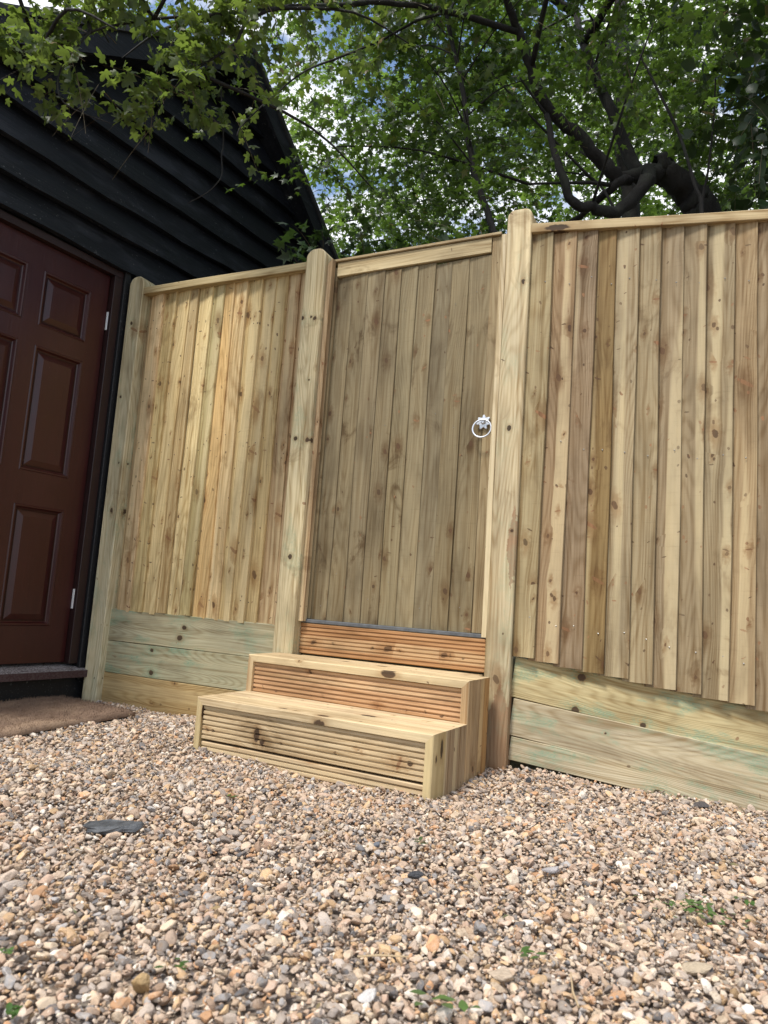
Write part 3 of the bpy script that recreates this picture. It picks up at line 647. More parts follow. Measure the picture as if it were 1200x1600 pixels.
def lay(pitch, smin, smax, zoff, x0, x1, y0, y1, keep=1.0, power=1.6):
    nx_, ny_ = int((x1-x0)/pitch), int((y1-y0)/pitch)
    P = np.stack(np.meshgrid(np.arange(nx_), np.arange(ny_)), -1).reshape(-1, 2).astype(float)
    P += rng.uniform(-.1, 1.1, P.shape); P *= pitch; P += (x0, y0); P = P[rng.random(len(P)) < keep]
    # keep clear of the wall, the steps and what lies behind the fence
    wallx = -2.08+(P[:, 1]-.05)*math.cos(HA)/math.sin(HA)+.035; ok = P[:, 0] > wallx
    ok &= P[:, 1] < np.where(P[:, 0] > 0, .03, .03)
    ca, sa = math.cos(-.05), math.sin(-.05); lx2 = (P[:, 0]+.058)*ca+(P[:, 1]+.048)*sa; ly2 = -(P[:, 0]+.058)*sa+(P[:, 1]+.048)*ca
    ok &= ~((lx2 > -Wd+.02) & (lx2 < -.02) & (ly2 > -D2+.02) & (ly2 < .02))
    for pp0, pp1 in ((-2.071, -1.978), (-1.02, -.922), (-.097, 0)): ok &= ~((P[:, 0] > pp0+.005) & (P[:, 0] < pp1-.005) & (P[:, 1] > .005))
    P = P[ok]; n_ = len(P)
    s = smin+(smax-smin)*rng.random(n_)**power
    z_ = gz(P[:, 0], P[:, 1])+zoff+rng.uniform(-.003, .003, n_)
    um = ((P[:, 0] > -2.2) & (P[:, 0] < -1.54) & (P[:, 1] > -1.05) & (P[:, 1] < -.10)); z_[um] = np.minimum(z_[um], .004)
    return np.column_stack([P, z_]), np.column_stack([s*rng.uniform(.85, 1.2, n_), s*rng.uniform(.8, 1.1, n_), s*rng.uniform(.7, 1.0, n_)]), np.column_stack([rng.normal(0, .45, n_), rng.normal(0, .45, n_), rng.uniform(0, 6.28, n_)])
X0, X1, Y0 = -2.25, 1.8, -2.45
parts = [lay(.0145, .0055, .0105, -.004, X0, X1, Y0, .03), lay(.0185, .0065, .0145, .004, X0, X1, Y0, .03, .85), lay(.055, .010, .019, .007, X0, X1, Y0, .0, .62), lay(.17, .016, .023, .006, X0, X1, Y0, -.05, .5), lay(.012, .0028, .0058, .006, X0, X1, Y0, .03, .7)]
P_ = np.concatenate([p[0] for p in parts]); S_ = np.concatenate([p[1] for p in parts]); R_ = np.concatenate([p[2] for p in parts])
gm = bpy.data.meshes.new('gravel_points'); gm.vertices.add(len(P_)); gm.vertices.foreach_set('co', P_.astype(np.float32).ravel())
for nm, t, val in (('scl', 'FLOAT_VECTOR', S_), ('rot', 'FLOAT_VECTOR', R_)):
    at = gm.attributes.new(nm, t, 'POINT'); at.data.foreach_set('vector', val.astype(np.float32).ravel())
at = gm.attributes.new('idx', 'INT', 'POINT'); at.data.foreach_set('value', rng.integers(0, 14, len(P_)).astype(np.int32))
gm.materials.append(STONE)
gro = kind(obj('gravel', gm), 'stuff')
gro['label'] = 'loose beige and grey flint gravel covering the ground'
ng = bpy.data.node_groups.new('scatter', 'GeometryNodeTree'); ng.interface.new_socket('Geometry', in_out='INPUT', socket_type='NodeSocketGeometry'); ng.interface.new_socket('Geometry', in_out='OUTPUT', socket_type='NodeSocketGeometry')
gi, go = ng.nodes.new('NodeGroupInput'), ng.nodes.new('NodeGroupOutput'); iop = ng.nodes.new('GeometryNodeInstanceOnPoints'); ci = ng.nodes.new('GeometryNodeCollectionInfo')
ci.inputs['Collection'].default_value = pcol; ci.inputs['Separate Children'].default_value = True; ci.inputs['Reset Children'].default_value = True
def named(nm, t):
    n_ = ng.nodes.new('GeometryNodeInputNamedAttribute'); n_.data_type = t; n_.inputs['Name'].default_value = nm; return n_.outputs['Attribute']
iop.inputs['Pick Instance'].default_value = True
ng.links.new(gi.outputs[0], iop.inputs['Points']); ng.links.new(ci.outputs[0], iop.inputs['Instance']); ng.links.new(named('idx', 'INT'), iop.inputs['Instance Index'])
ng.links.new(named('rot', 'FLOAT_VECTOR'), iop.inputs['Rotation']); ng.links.new(named('scl', 'FLOAT_VECTOR'), iop.inputs['Scale']); ng.links.new(iop.outputs[0], go.inputs[0])
md = gro.modifiers.new('scatter', 'NODES'); md.node_group = ng
# ------------------------------------------------------------------ small things on the gravel
SLATE = Mat('dark_slate'); co = SLATE.n('ShaderNodeTexCoord').outputs['Object']
SLATE.set(Base_Color=SLATE.ramp(SLATE.noise(co, 60, 4), [(.3, (.035, .038, .042)), (.7, (.09, .095, .10))]), Roughness=.6); SLATE.bump(SLATE.noise(co, 120, 4), .6, .004); SLATE = SLATE.m
v = []; f = []; nn = 14
for zz, s in ((0, .93), (.006, 1.0), (.011, .9)):
    for k in range(nn):
        a = 2*math.pi*k/nn; r = 1+.14*math.sin(3*a+1)+.12*math.sin(7*a)+random.uniform(-.1, .1)
        v.append((.070*r*s*math.cos(a), .030*r*s*math.sin(a), zz+.002*math.sin(5*a)))
for i in range(2):
    for k in range(nn): f.append((i*nn+k, i*nn+(k+1) % nn, (i+1)*nn+(k+1) % nn, (i+1)*nn+k))
f += [tuple(range(nn)), tuple(range(2*nn, 3*nn))]
tag(obj('slate_piece', mesh('slate_piece', v, f), SLATE, None, (-.563, -1.290, .012), (rad(5), rad(-4), rad(22))), 'flat dark slate fragment lying on the gravel towards the left', 'slate')
def pebble(label, x, y, s, col, seed, rz=0.0, sx=1.2, sy=.9, sz=.7, name='stone'):
    me = stone_mesh(seed); me.materials.clear(); M = Mat(name+'_surface'); co = M.n('ShaderNodeTexCoord').outputs['Object']
    n_ = M.noise(co, 3, 5, .6); M.set(Base_Color=M.mix(n_, tuple(q*.65 for q in col), tuple(min(1, q*1.3) for q in col)), Roughness=.6); M.bump(n_, .4, .1); me.materials.append(M.m)
    o = obj(name, me, None, None, (x, y, .016), (.2, -.15, rz)); o.scale = (s*sx, s*sy, s*sz)
    return tag(o, label, 'stone')
pebble('jagged black stone standing in the gravel in front of the steps', .128, -1.140, .016, (.045, .047, .052), 311, .4, 1.2, .6, 1.1)
pebble('small blue-grey upright stone in the middle of the gravel', -.02, -1.02, .013, (.14, .15, .17), 302, 1.0, .7, .7, 1.1)
pebble('large pale grey split stone in the gravel right of centre', .36, -.93, .020, (.40, .37, .36), 303, .2, 1.2, .9, .8)
pebble('dark grey stone in the gravel close to the right fence boards', .118, -.135, .016, (.05, .05, .055), 304, .8, .9, .8, 1.1)
pebble('dark stone against the foot of the right fence near the picture edge', .64, -.065, .020, (.07, .06, .058), 305, .3, 1.3, .9, .8)
pebble('pointed tan stone in the lower left foreground gravel', -0.041, -1.745, .019, (.42, .28, .13), 306, .5, .8, .8, 1.3)
pebble('large white stone at the bottom edge left of centre', .245, -1.60, .016, (.62, .58, .54), 307, 1.2)
pebble('rounded pale brown stone in the foreground, just above the bottom-edge weed leaf', .395, -1.44, .020, (.46, .36, .26), 308, .1, 1.3, .8, .7)
pebble('big pale brown knobbly stone in the right foreground', .66, -1.235, .022, (.45, .36, .25), 309, .3, 1.3, .9, .7)

LEAFG = {}
def leaf_mat(name, c0, c1, tr, mixf=.42, rough=.42):
    M = Mat(name); at = M.n('ShaderNodeAttribute', attribute_name='rnd').outputs['Fac']; oi = M.n('ShaderNodeObjectInfo')
    r = M.math('FRACT', M.math('ADD', at, oi.outputs['Random']))
    co = M.n('ShaderNodeTexCoord').outputs['Object']; n_ = M.noise(co, 35, 3)
    c = M.mix(r, c0, c1); c = M.mix(1.0, c, M.ramp(n_, [(.3, .75), (.7, 1.2)]), 'MULTIPLY')
    c = M.mix(M.math('GREATER_THAN', r, .975), c, (.16, .10, .03))
    bf = M.n('ShaderNodeNewGeometry').outputs['Backfacing']; c = M.mix(M.math('MULTIPLY', bf, .40), c, (.075, .095, .058))      # leaf undersides are paler
    M.set(Base_Color=c, Roughness=rough, Specular_IOR_Level=.4)
    t = M.n('ShaderNodeBsdfTranslucent', {'Color': M.mix(r, tr, tuple(q*1.35 for q in tr))})
    mx_ = M.n('ShaderNodeMixShader', {'Fac': mixf}); M.t.links.new(M.b.outputs[0], mx_.inputs[1]); M.t.links.new(t.outputs[0], mx_.inputs[2]); M.t.links.new(mx_.outputs[0], M.out.inputs['Surface'])
    return M.m
MAPLE = leaf_mat('maple_leaf', (.011, .026, .005), (.040, .068, .013), (.095, .17, .018), .36)
BOUGH = leaf_mat('bough_leaf', (.030, .055, .011), (.10, .13, .03), (.19, .27, .04), .40)
DARKL = leaf_mat('dark_leaf', (.010, .026, .008), (.022, .045, .012), (.05, .10, .016), .25)
PALEL = leaf_mat('pale_leaf', (.025, .055, .010), (.075, .11, .024), (.19, .31, .045), .45)
WEEDM = leaf_mat('weed_leaf', (.05, .11, .025), (.10, .18, .05), (.15, .25, .06), .25)
M = Mat('bark'); co = M.n('ShaderNodeTexCoord').outputs['Object']; n_ = M.noise(M.vmath('MULTIPLY', co, (30, 30, 9)), 1, 5, .65); n2 = M.noise(co, 6, 3)
M.set(Base_Color=M.mix(M.step(n2, .5, .7), M.mix(n_, (.005, .004, .0035), (.018, .015, .012)), (.02, .022, .015)), Roughness=.9); M.bump(n_, 1.0, .015); BARK = M.m
M = Mat('green_twig'); M.set(Base_Color=(.11, .085, .045), Roughness=.7); TWIG = M.m
M = Mat('dry_stem'); M.set(Base_Color=(.42, .31, .18), Roughness=.8); DRY = M.m

half = [(.0, .03), (.17, -.02), (.38, .03), (.34, .17), (.25, .25), (.50, .40), (.57, .58), (.40, .58), (.22, .53), (.22, .72), (.13, .90), (0, 1.0)]
full_out = half+[(-x, y) for x, y in half[-2:0:-1]]
half_s = [(0, .02), (.38, .02), (.23, .24), (.57, .55), (.20, .52), (0, 1.0)]
small_out = half_s+[(-x, y) for x, y in half_s[-2:0:-1]]
oval_out = [(0, 0), (.30, .2), (.36, .5), (.2, .8), (0, 1.0), (-.2, .8), (-.36, .5), (-.30, .2)]
def leaf_tpl(out, fold=.22, curl=.25):
    v = [(0, .38, .03)]+[(x, y, -fold*abs(x)-curl*(y-.4)**2) for x, y in out]; n = len(out)
    return np.array(v, float), np.array([(0, 1+k, 1+(k+1) % n) for k in range(n)])
TPL_S, TPL_F, TPL_O = leaf_tpl(small_out), leaf_tpl(full_out), leaf_tpl(oval_out)
def unit(a): return a/np.maximum(np.linalg.norm(a, axis=-1, keepdims=True), 1e-9)
def frames(tip, nrm):
    y = unit(tip); x = unit(np.cross(y, nrm)); return np.stack([x, y, np.cross(x, y)], -1)     # columns x,y,z
def mass_leaves(pos, tip, nrm, size, tpl):
    tv, tf = tpl; Fm = frames(tip, nrm); n = len(pos)
    V = np.einsum('nij,kj->nki', Fm, tv)*size[:, None, None]+pos[:, None]
    Fc = (tf[None]+(np.arange(n)*len(tv))[:, None, None]).reshape(-1, 3)
    return V.reshape(-1, 3), Fc
def twig_leaves(start, d, length, k, size, droop=.35, tilt=.55):
    """start,d (n,3); returns leaf arrays and twig end points"""
    n = len(start); t = np.linspace(.18, 1, k)[None, :, None]
    d = unit(d); L_ = length[:, None, None]
    mid = start[:, None]+d[:, None]*L_*t; mid[:, :, 2] -= (droop*length[:, None]*t[:, :, 0]**2)
    side = unit(np.cross(d, np.array([0, 0, 1.0])+rng.normal(0, .3, (n, 3))))
    sg = np.where(np.arange(k) % 2 == 0, 1, -1)[None, :, None]
    tip = d[:, None]*.55+side[:, None]*sg*.9+rng.normal(0, .35, (n, k, 3)); tip[:, :, 2] -= .35
    nrm = np.array([0, 0, 1.0])+rng.normal(0, tilt, (n, k, 3))
    pet = unit(tip)*(.35*size*rng.uniform(.4, 1, (n, k, 1)))
    sz = size*rng.uniform(.5, 1.3, (n, k))
    return (mid+pet).reshape(-1, 3), tip.reshape(-1, 3), nrm.reshape(-1, 3), sz.ravel(), mid
def twig_tubes(mid, start, r):
    """thin three-sided stems through the leaf nodes"""
    pts = np.concatenate([start[:, None], mid[:, ::max(1, mid.shape[1]//3)], mid[:, -1:]], 1); n, k, _ = pts.shape
    a = np.array([(math.cos(q), math.sin(q), 0) for q in (0, 2.09, 4.19)])
    rr = np.linspace(r, r*.35, k)[None, :, None, None]
    ax = np.stack([a[:, 0], a[:, 1]*.7, a[:, 1]*.7], -1)
    V = pts[:, :, None]+ax[None, None]*rr; base = (np.arange(n)*k*3)[:, None, None, None]
    i = np.arange(k-1)[None, :, None]*3; j = np.arange(3)[None, None, :]
    q = np.stack([i+j, i+(j+1) % 3, i+3+(j+1) % 3, i+3+j], -1)+base
    return V.reshape(-1, 3), q.reshape(-1, 4)
def crown(parent, mat, start, d, length, k, size, tpl, name='crown', twig_r=.0022, droop=.35, tilt=.55, stems=True):
    p, t, nr, s, mid = twig_leaves(start, d, length, k, size, droop, tilt)
    V, F_ = mass_leaves(p, t, nr, s, tpl); r = np.repeat(rng.random(len(p)), len(tpl[0]))
    V = V-np.array(parent.location); o = kind(obj(name, big_mesh(name, V, F_, {'rnd': ('FLOAT', r.astype(np.float32))}), mat, parent), 'stuff')
    if stems:
        V, F_ = twig_tubes(mid, start, twig_r); kind(obj('twigs', big_mesh('twigs', V-np.array(parent.location), F_), TWIG, parent), 'stuff')
    return o
def limb(parent, name, path, r0, r1, sides=10, jit=.11):
    q = [Vector(p)-Vector(parent.location) for p in path]; return obj(name, tube(name, q, r0, r1, sides, jit), BARK, parent)
def clump(P, f=2.6, thr=-.15, ph=0.0):
    """clumping field: keeps points where a sum of waves is above thr"""
    a = np.sin(P[:, 0]*f+1.7*np.sin(P[:, 1]*f*.7)+ph)+np.sin(P[:, 1]*f*1.1+1.3*np.sin(P[:, 2]*f*.8+ph))+np.sin(P[:, 2]*f*1.2+1.1*np.sin(P[:, 0]*f*.9)+2*ph)
    return a/3 > thr
def ell(n, c, r): 
    q = unit(rng.normal(size=(n, 3)))*rng.random((n, 1))**(1/2.4); return np.array(c)+q*np.array(r), q

# ------------------------------------------------------------------ the maple behind the fence
mp_ = thing('maple_tree', 'leaning dark-trunked maple behind the right fence, its boughs spreading over everything', 'tree', (.85, 2.0, G_BACK))
limb(mp_, 'trunk', [(.85, 2.0, .38), (.80, 1.95, 1.3), (.70, 1.85, 2.3), (.58, 1.75, 2.89), (.51, 1.72, 3.0), (.42, 1.65, 3.13), (.34, 1.6, 3.18), (.30, 1.58, 3.2)], .125, .060, 16, .18)
LIMBS = [([(.36, 1.6, 3.17), (.28, 1.5, 3.10), (.24, 1.4, 2.95), (.13, 1.3, 2.79), (.01, 1.2, 2.79), (-.08, 1.15, 2.80), (-.14, 1.1, 2.96), (-.19, 1.1, 3.12), (-.24, 1.1, 3.33)], .046, .014),
         ([(.34, 1.6, 3.17), (.22, 1.62, 3.20), (.10, 1.7, 3.48), (-.01, 1.75, 3.79), (-.12, 1.8, 4.08), (-.2, 1.85, 4.34), (-.27, 1.9, 4.64), (-.35, 2.0, 5.15)], .046, .018),
         ([(.34, 1.58, 3.16), (.25, 1.55, 3.14), (.13, 1.45, 3.09), (.06, 1.4, 3.13), (-.05, 1.3, 3.24), (-.18, 1.2, 3.34), (-.26, 1.1, 3.41), (-.31, 1.0, 3.56), (-.36, .9, 3.71), (-.39, .8, 3.78), (-.43, .6, 3.89)], .048, .018),
         ([(.17, 1.48, 3.09), (.12, 1.4, 3.03), (.01, 1.45, 2.97), (-.17, 1.6, 2.95), (-.37, 1.7, 2.97)], .030, .012),
         ([(.08, 1.4, 3.02), (.01, 1.3, 2.99), (-.13, 1.2, 2.96), (-.32, 1.1, 2.93)], .014, .006),
         ([(-.36, .9, 3.71), (-.64, .55, 3.63), (-.89, .3, 3.55), (-1.05, .05, 3.37), (-1.15, -.2, 3.18), (-1.2, -.35, 3.0), (-1.2, -.42, 2.84), (-1.29, -.55, 2.65)], .017, .004),
         ([(-1.05, .05, 3.37), (-1.15, -.2, 3.18), (-1.26, -.5, 2.93), (-1.37, -.7, 2.78), (-1.53, -.85, 2.65), (-1.69, -.93, 2.53)], .009, .003),
         ([(-.64, .55, 3.63), (-.85, .6, 3.68), (-1.04, .6, 3.63), (-1.15, .4, 3.41), (-1.25, .2, 3.2), (-1.31, .05, 2.98), (-1.37, -.1, 2.73), (-1.38, -.12, 2.66)], .008, .0025),
         ([(-1.26, -.40, 2.68), (-1.25, -.36, 2.45), (-1.22, -.4, 2.36), (-1.19, -.42, 2.25), (-1.22, -.45, 2.17), (-1.28, -.5, 2.10)], .0035, .0015),
         ([(-1.29, -.55, 2.65), (-1.33, -.63, 2.48), (-1.31, -.7, 2.33)], .004, .002),
         ([(-1.53, -.85, 2.65), (-1.60, -.90, 2.48), (-1.56, -.9, 2.33), (-1.42, -.80, 2.28)], .004, .002),
         ([(-.2, 1.85, 4.34), (.15, 1.6, 4.6), (.6, 1.3, 4.9), (1.1, 1.0, 5.0)], .03, .01),
         ([(-.31, 1.0, 3.56), (-.1, .6, 3.75), (.2, .2, 3.85), (.6, -.1, 3.8)], .016, .006),
         ([(-.27, 1.9, 4.64), (-.7, 1.7, 4.9), (-1.3, 1.4, 5.0), (-1.8, 1.1, 4.9)], .03, .01)]
for p, a, b in LIMBS: limb(mp_, 'branch', p, a, b)
for k in range(34):      # finer branches
    p = random.choice(LIMBS[:8]+LIMBS[11:])[0]; i = random.randrange(1, len(p)); s_ = Vector(p[i])
    e_ = s_+Vector((random.uniform(-1, .8), random.uniform(-.6, .7), random.uniform(-.15, .8)))*random.uniform(.6, 1.1)
    if e_.y < .2 and e_.x > -.9: e_.y = .3
    if e_.x < -1.9: e_.x = -1.8
    m_ = s_.lerp(e_, .5)+Vector((random.uniform(-.12, .12), random.uniform(-.12, .12), random.uniform(0, .15)))
    limb(mp_, 'branch', [s_, m_, e_], .009, .003, 5, .0)
def crown_pts(n, lo, hi, f=2.6, thr=-.1, ph=0.0):
    P = rng.uniform(lo, hi, (n, 3)); return P[clump(P, f, thr, ph)]
P = np.concatenate([crown_pts(4900, (-1.75, .35, 3.0), (2.4, 3.3, 5.6), 2.6, -.12), crown_pts(420, (-1.7, .45, 2.35), (-.3, 1.4, 3.2), 3.0, -.2, 1.0), crown_pts(520, (-1.3, -.7, 3.6), (1.6, .5, 4.6), 2.8, -.05, 2.0)])
P = P[~((P[:, 0] < -1.5) & (P[:, 1] > .2) & (P[:, 2] < 3.3))]
P = P[~((P[:, 1] > .2) & (P[:, 1] < 1.65) & (P[:, 0] > -1.15) & (P[:, 0] < .9) & (P[:, 2] < 4.3) & (rng.random(len(P)) < .72))]
d = np.column_stack([rng.normal(0, 1, len(P)), rng.normal(-.2, 1, len(P)), rng.normal(-.1, .5, len(P))])
crown(mp_, MAPLE, P, d, rng.uniform(.18, .42, len(P)), 12, .049, TPL_S)
# overhanging bough in front of the gable: first the 300 nearest leaves as leaves of their own, the rest as one mass
BP = []; BD = []
def along(path, n, spread):
    pp = smooth_path(path, 6)
    for _ in range(n):
        p = random.choice(pp[2:]); BP.append(tuple(p+Vector((random.gauss(0, spread), random.gauss(0, spread), random.gauss(0, spread*.8)))))
        BD.append((random.gauss(-.35, .7), random.gauss(-.35, .7), random.gauss(-.25, .4)))
along(LIMBS[6][0], 66, .06); along(LIMBS[5][0][4:], 50, .06); along(LIMBS[9][0], 22, .05); along(LIMBS[10][0], 22, .05); along(LIMBS[7][0][3:], 7, .04); along(LIMBS[5][0][:5], 46, .12); along(LIMBS[7][0][:4], 26, .12)
along([(-1.25, -.36, 2.56), (-1.23, -.38, 2.42)], 2, .015); along([(-1.69, -.93, 2.53), (-1.76, -.97, 2.48)], 6, .04)
BP = np.array(BP)+(0, 0, .09); BD = np.array(BD); keep = BP[:, 0] > -1.95; BP, BD = BP[keep], BD[keep]
p, t, nr, s, mid = twig_leaves(BP, BD, rng.uniform(.10, .26, len(BP)), 9, .046, .2, .85)
ok = (p[:, 0] > -2.03+(p[:, 1]-.05)*.105) & ((p[:, 2] > 2.36) | (p[:, 1] > -.5)); p, t, nr, s = p[ok], t[ok], nr[ok], s[ok]
order = np.argsort(np.linalg.norm(p-np.array((.694, -2.608, .572)), axis=1)+rng.uniform(0, .9, len(p))); near, rest = order[:300], order[300:]
Fm = frames(t, nr); LM = []
for q in range(8):
    tv, tf = leaf_tpl(full_out, random.uniform(.05, .6), random.uniform(-.2, .9)); tv[:, 2] += .08*np.sin(tv[:, 0]*7+q)*np.cos(tv[:, 1]*5+2*q); LM.append(big_mesh('leaf', tv, tf, None, True)); LM[-1].materials.append(BOUGH)
LOC = Vector(mp_.location)
for q, i in enumerate(near):
    o = obj('leaf', LM[q % 8], None, mp_); o.matrix_local = Matrix.Translation(Vector(p[i])-LOC) @ Matrix(Fm[i].tolist()).to_4x4() @ Matrix.Scale(float(s[i]), 4)
V, F_ = mass_leaves(p[rest], t[rest], nr[rest], s[rest], TPL_F)
kind(obj('bough_leaves', big_mesh('bough_leaves', V-np.array(LOC), F_, {'rnd': ('FLOAT', np.repeat(rng.random(len(rest)), len(TPL_F[0])).astype(np.float32))}), BOUGH, mp_), 'stuff')
V, F_ = twig_tubes(mid, BP, .0022); kind(obj('twigs', big_mesh('twigs', V-np.array(LOC), F_), TWIG, mp_), 'stuff')

# ------------------------------------------------------------------ other trees
THIN = [(-0.36, 0.85, 0.38), (-0.4, 0.85, 1.6), (-0.37, 0.85, 2.39), (-0.43, 0.85, 2.54), (-0.53, 0.85, 2.82), (-0.6, 0.85, 3.11), (-0.66, 0.85, 3.45), (-0.74, 0.85, 3.75), (-0.84, 0.9, 4.1)]
sp_ = thing('sapling', 'slender dark-stemmed sapling rising behind the gate', 'tree', (-.36, .85, G_BACK))
limb(sp_, 'trunk', THIN, .022, .011)
P, _ = ell(200, (-.9, 1.25, 4.1), (.75, .5, .8)); d = rng.normal(0, 1, P.shape)*(1, 1, .5)
for k in range(12):
    b = Vector(THIN[4]).lerp(Vector(THIN[8]), k/12); e = b+Vector((random.uniform(-.6, .5), random.uniform(-.5, .5), random.uniform(.1, .4))); limb(sp_, 'branch', [b, b.lerp(e, .5)+Vector((0, 0, .05)), e], .006, .002, 5, 0)
crown(sp_, MAPLE, P, d, rng.uniform(.15, .35, len(P)), 9, .062, TPL_S)
sh_ = thing('young_shoots', 'two thin upright shoots beside the leaning trunk above the right fence', 'shrub', (.56, 1.25, G_BACK))
limb(sh_, 'stem', [(.58, 1.2, .38), (.58, 1.2, 1.6), (.57, 1.2, 2.61), (.53, 1.2, 2.82), (.45, 1.2, 3.12), (.34, 1.2, 3.40), (.24, 1.2, 3.64)], .012, .006, 6, 0)
limb(sh_, 'stem', [(.54, 1.3, .38), (.54, 1.3, 1.6), (.56, 1.3, 2.67), (.59, 1.3, 2.94), (.61, 1.3, 3.19), (.62, 1.35, 3.52)], .010, .004, 6, 0)
P = np.array([(random.uniform(.2, .7), 1.2+random.uniform(-.15, .2), random.uniform(3.1, 3.9)) for _ in range(26)]); crown(sh_, PALEL, P, rng.normal(0, 1, P.shape), rng.uniform(.12, .25, len(P)), 7, .055, TPL_S)
up_ = thing('upright_tree', 'straight upright trunk rising behind the leaning maple', 'tree', (.15, 3.2, G_BACK))
limb(up_, 'trunk', [(.15, 3.2, .38), (.06, 3.2, 2.4), (-.04, 3.2, 3.92), (-.10, 3.2, 4.73), (-.14, 3.25, 5.24), (-.18, 3.3, 5.65), (-.23, 3.4, 6.38), (-.3, 3.5, 7.4)], .085, .04)
P, q = ell(520, (-.1, 3.6, 6.2), (1.9, 1.5, 1.7)); P = P[clump(P, 2.2, -.1, .5)]; crown(up_, MAPLE, P, rng.normal(0, 1, P.shape)*(1, 1, .4), rng.uniform(.25, .5, len(P)), 11, .078, TPL_S, stems=False)
for k in range(8):
    b = Vector((-.12-.02*k, 3.25, 4.9+.25*k)); e = b+Vector((random.uniform(-1.2, 1.2), random.uniform(-.8, .8), random.uniform(.3, .9))); limb(up_, 'branch', [b, b.lerp(e, .5)+Vector((0, 0, .12)), e], .018, .005, 6, 0)
iv = thing('dark_leaved_tree', 'dark broad-leaved tree hanging over the right end of the fence', 'tree', (1.55, 1.3, G_BACK))
limb(iv, 'trunk', [(1.55, 1.3, .38), (1.5, 1.3, 2.0), (1.35, 1.25, 3.2), (1.05, 1.1, 3.9), (.80, .95, 4.3), (.6, .9, 4.8)], .085, .045)
for k in range(14):
    b = Vector((1.35-.05*k, 1.22-.02*k, 3.2+.09*k)); e = b+Vector((random.uniform(-.5, .7), random.uniform(-.5, .4), random.uniform(-.5, .5))); limb(iv, 'branch', [b, b.lerp(e, .5)+Vector((0, 0, .08)), e], .012, .003, 6, 0)
P = np.concatenate([ell(330, (1.25, 1.25, 3.3), (.60, .55, .75))[0], ell(230, (1.3, 1.0, 4.2), (.9, .8, .6))[0]]); P = P[clump(P, 3.2, -.25, .2)]
d = rng.normal(0, .7, P.shape); d[:, 2] -= .7; crown(iv, DARKL, P, d, rng.uniform(.18, .4, len(P)), 8, .078, TPL_O, droop=.5, tilt=.9)
for lab, x, y, zc, r, n, hh in (('pale green tree farthest left, showing above the roof of the black building', -8.6, 4.9, 7.9, (2.8, 2.2, 3.2), 620, 6.5),
                            ('pale green background tree just right of the black gable', -5.2, 6.3, 6.6, (2.5, 1.8, 3.4), 1150, 5.5),
                            ('light green background tree behind the gate', -2.0, 6.8, 6.4, (2.2, 1.8, 3.8), 1050, 5.0),
                            ('light green background tree behind the leaning maple trunk', .6, 6.2, 5.6, (1.9, 1.8, 3.4), 900, 5.0),
                            ('pale background tree farthest right behind the dark-leaved tree', 2.9, 5.4, 5.0, (1.8, 1.7, 3.0), 640, 4.6)):
    tr = thing('background_tree', lab, 'tree', (x, y, .38), 0, 'trees in the background')
    limb(tr, 'trunk', [(x, y, .38), (x+.1, y, 2.0), (x-.05, y+.1, hh-1.5), (x+.1, y, hh+.8)], .14, .05)
    for k in range(7):
        b = Vector((x, y, hh-2.2+.4*k)); e = b+Vector((random.uniform(-r[0], r[0])*.7, random.uniform(-1, 1), random.uniform(.4, 1.4))); limb(tr, 'branch', [b, b.lerp(e, .5)+Vector((0, 0, .2)), e], .035, .008, 6, 0)
    P, q = ell(n, (x, y, zc), r); P = P[clump(P, 1.8, -.42, x)]
    crown(tr, PALEL, P, rng.normal(0, 1, P.shape)*(1, 1, .4), rng.uniform(.35, .7, len(P)), 13, .085, TPL_S, stems=False)
# low shrubs right behind the fence top on the left
for lab, c, r, n in (('dark green bush peeping over the left fence panel beside the gate post', (-1.2, .75, 2.15), (.45, .35, .42), 70), ('dark green bush behind the top of the gate', (-.55, .9, 2.1), (.45, .35, .40), 70)):
    bs = thing('bush', lab, 'bush', (c[0], c[1], G_BACK)); limb(bs, 'stem', [(c[0], c[1], .38), (c[0]+.03, c[1], 1.2), (c[0], c[1], 2.1)], .02, .008, 6, 0)
    P, q = ell(n, c, r); crown(bs, DARKL, P, q+rng.normal(0, .5, P.shape), rng.uniform(.12, .3, len(P)), 9, .06, TPL_S)

# ------------------------------------------------------------------ weeds and litter in the gravel
def weed(label, x, y, n, s, seed, spread=1.0):
    r = random.Random(seed); v = []; f = []
    for k in range(n):
        a = r.uniform(0, 6.28); el = r.uniform(.1, .8); ln = s*r.uniform(.6, 1.2); w_ = ln*.28; ox, oy = r.gauss(0, s*.8*spread), r.gauss(0, s*.5*spread)
        dx, dy = math.cos(a), math.sin(a); b = len(v); z0 = .008
        for t_, ww in ((0, .15), (.35, 1), (.7, .8), (1, .1)):
            h = z0+ln*(el*t_-.55*el*t_*t_)+.006; px, py = ox+dx*ln*t_, oy+dy*ln*t_
            v += [(px-dy*w_*ww, py+dx*w_*ww, h+.1*w_), (px, py, h), (px+dy*w_*ww, py-dx*w_*ww, h+.1*w_)]
        for i in range(3):
            q = b+i*3; f += [(q, q+1, q+4, q+3), (q+1, q+2, q+5, q+4)]
    tag(obj('weed', mesh('weed', v, f, True), WEEDM, None, (x, y, .006)), label, 'weed', 'small weeds in the gravel')
weed('spreading green weed in the gravel at the right, largest of the weeds', .655, -.985, 70, .015, 1, 3.2)
weed('green weed leaf at the bottom edge near the middle', .345, -1.575, 7, .028, 2)
weed('small green weed low in the foreground right of centre', .425, -1.355, 7, .018, 3)
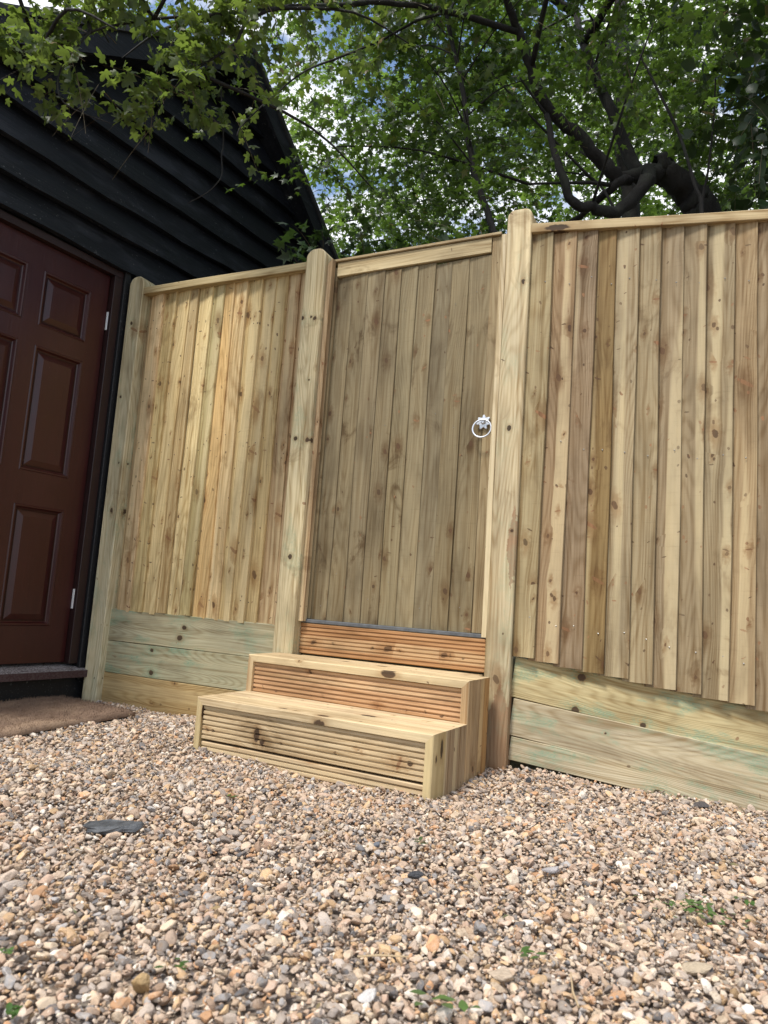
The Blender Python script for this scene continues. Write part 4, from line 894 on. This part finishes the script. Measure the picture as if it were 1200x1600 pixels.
weed('green weed at the bottom left corner', -0.121, -1.891, 7, .014, 4)
weed('tiny weed in the left foreground gravel', -0.029, -1.688, 8, .013, 5)
weed('dull green sprig in the gravel in front of the steps', .07, -.95, 8, .016, 6)
weed('tiny green sprig between the steps and the slate fragment', -.50, -.93, 6, .012, 7)
weed('single green leaf at the right edge of the gravel', .755, -.89, 4, .022, 8)
weed('dark green sprig at the far left edge of the gravel', -0.249, -1.796, 7, .011, 9)
for lab, x, y, ln, rz in (('thin straw stem lying in the gravel right of the black stone', .24, -1.10, .07, -.8), ('short orange wood splinter in the right gravel', .53, -1.02, .035, 1.1), ('dry stalk in the foreground gravel at the bottom right', .50, -1.43, .09, 1.9), ('pale dry stalk near the bottom left of centre', .22, -1.50, .08, .5)):
    v_, f_ = tube_pts([(-ln/2, 0, .0), (-ln*.1, .003, .002), (ln/2, -.002, .004)], [.0016, .0018, .001], 5); tag(obj('dry_stalk', mesh('dry_stalk', v_, f_), DRY, None, (x, y, .020), (0, 0, rz)), lab, 'stalk')

v = []; f = []
for k in range(260):
    x = random.uniform(-1.6, 1.5); y = random.uniform(-2.2, -.05); a = random.uniform(0, 6.28); ln = random.uniform(.006, .022); w_ = ln*random.uniform(.12, .5); b = len(v); z0 = .017+float(gz(x, y))
    dx, dy = math.cos(a), math.sin(a)
    v += [(x-dx*ln/2, y-dy*ln/2, z0), (x-dy*w_/2, y+dx*w_/2, z0+random.uniform(0, .004)), (x+dx*ln/2, y+dy*ln/2, z0+random.uniform(0, .006)), (x+dy*w_/2, y-dx*w_/2, z0+random.uniform(0, .004))]; f.append((b, b+1, b+2, b+3))
M = Mat('dead_leaf_bits'); co = M.n('ShaderNodeTexCoord').outputs['Object']; M.set(Base_Color=M.ramp(M.noise(co, 9, 2), [(.35, (.10, .06, .03)), (.5, (.30, .20, .10)), (.65, (.09, .10, .04))]), Roughness=.85)
lt = kind(obj('leaf_litter', mesh('leaf_litter', v, f), M.m), 'stuff'); lt['label'] = 'scattered scraps of dead leaf on the gravel'
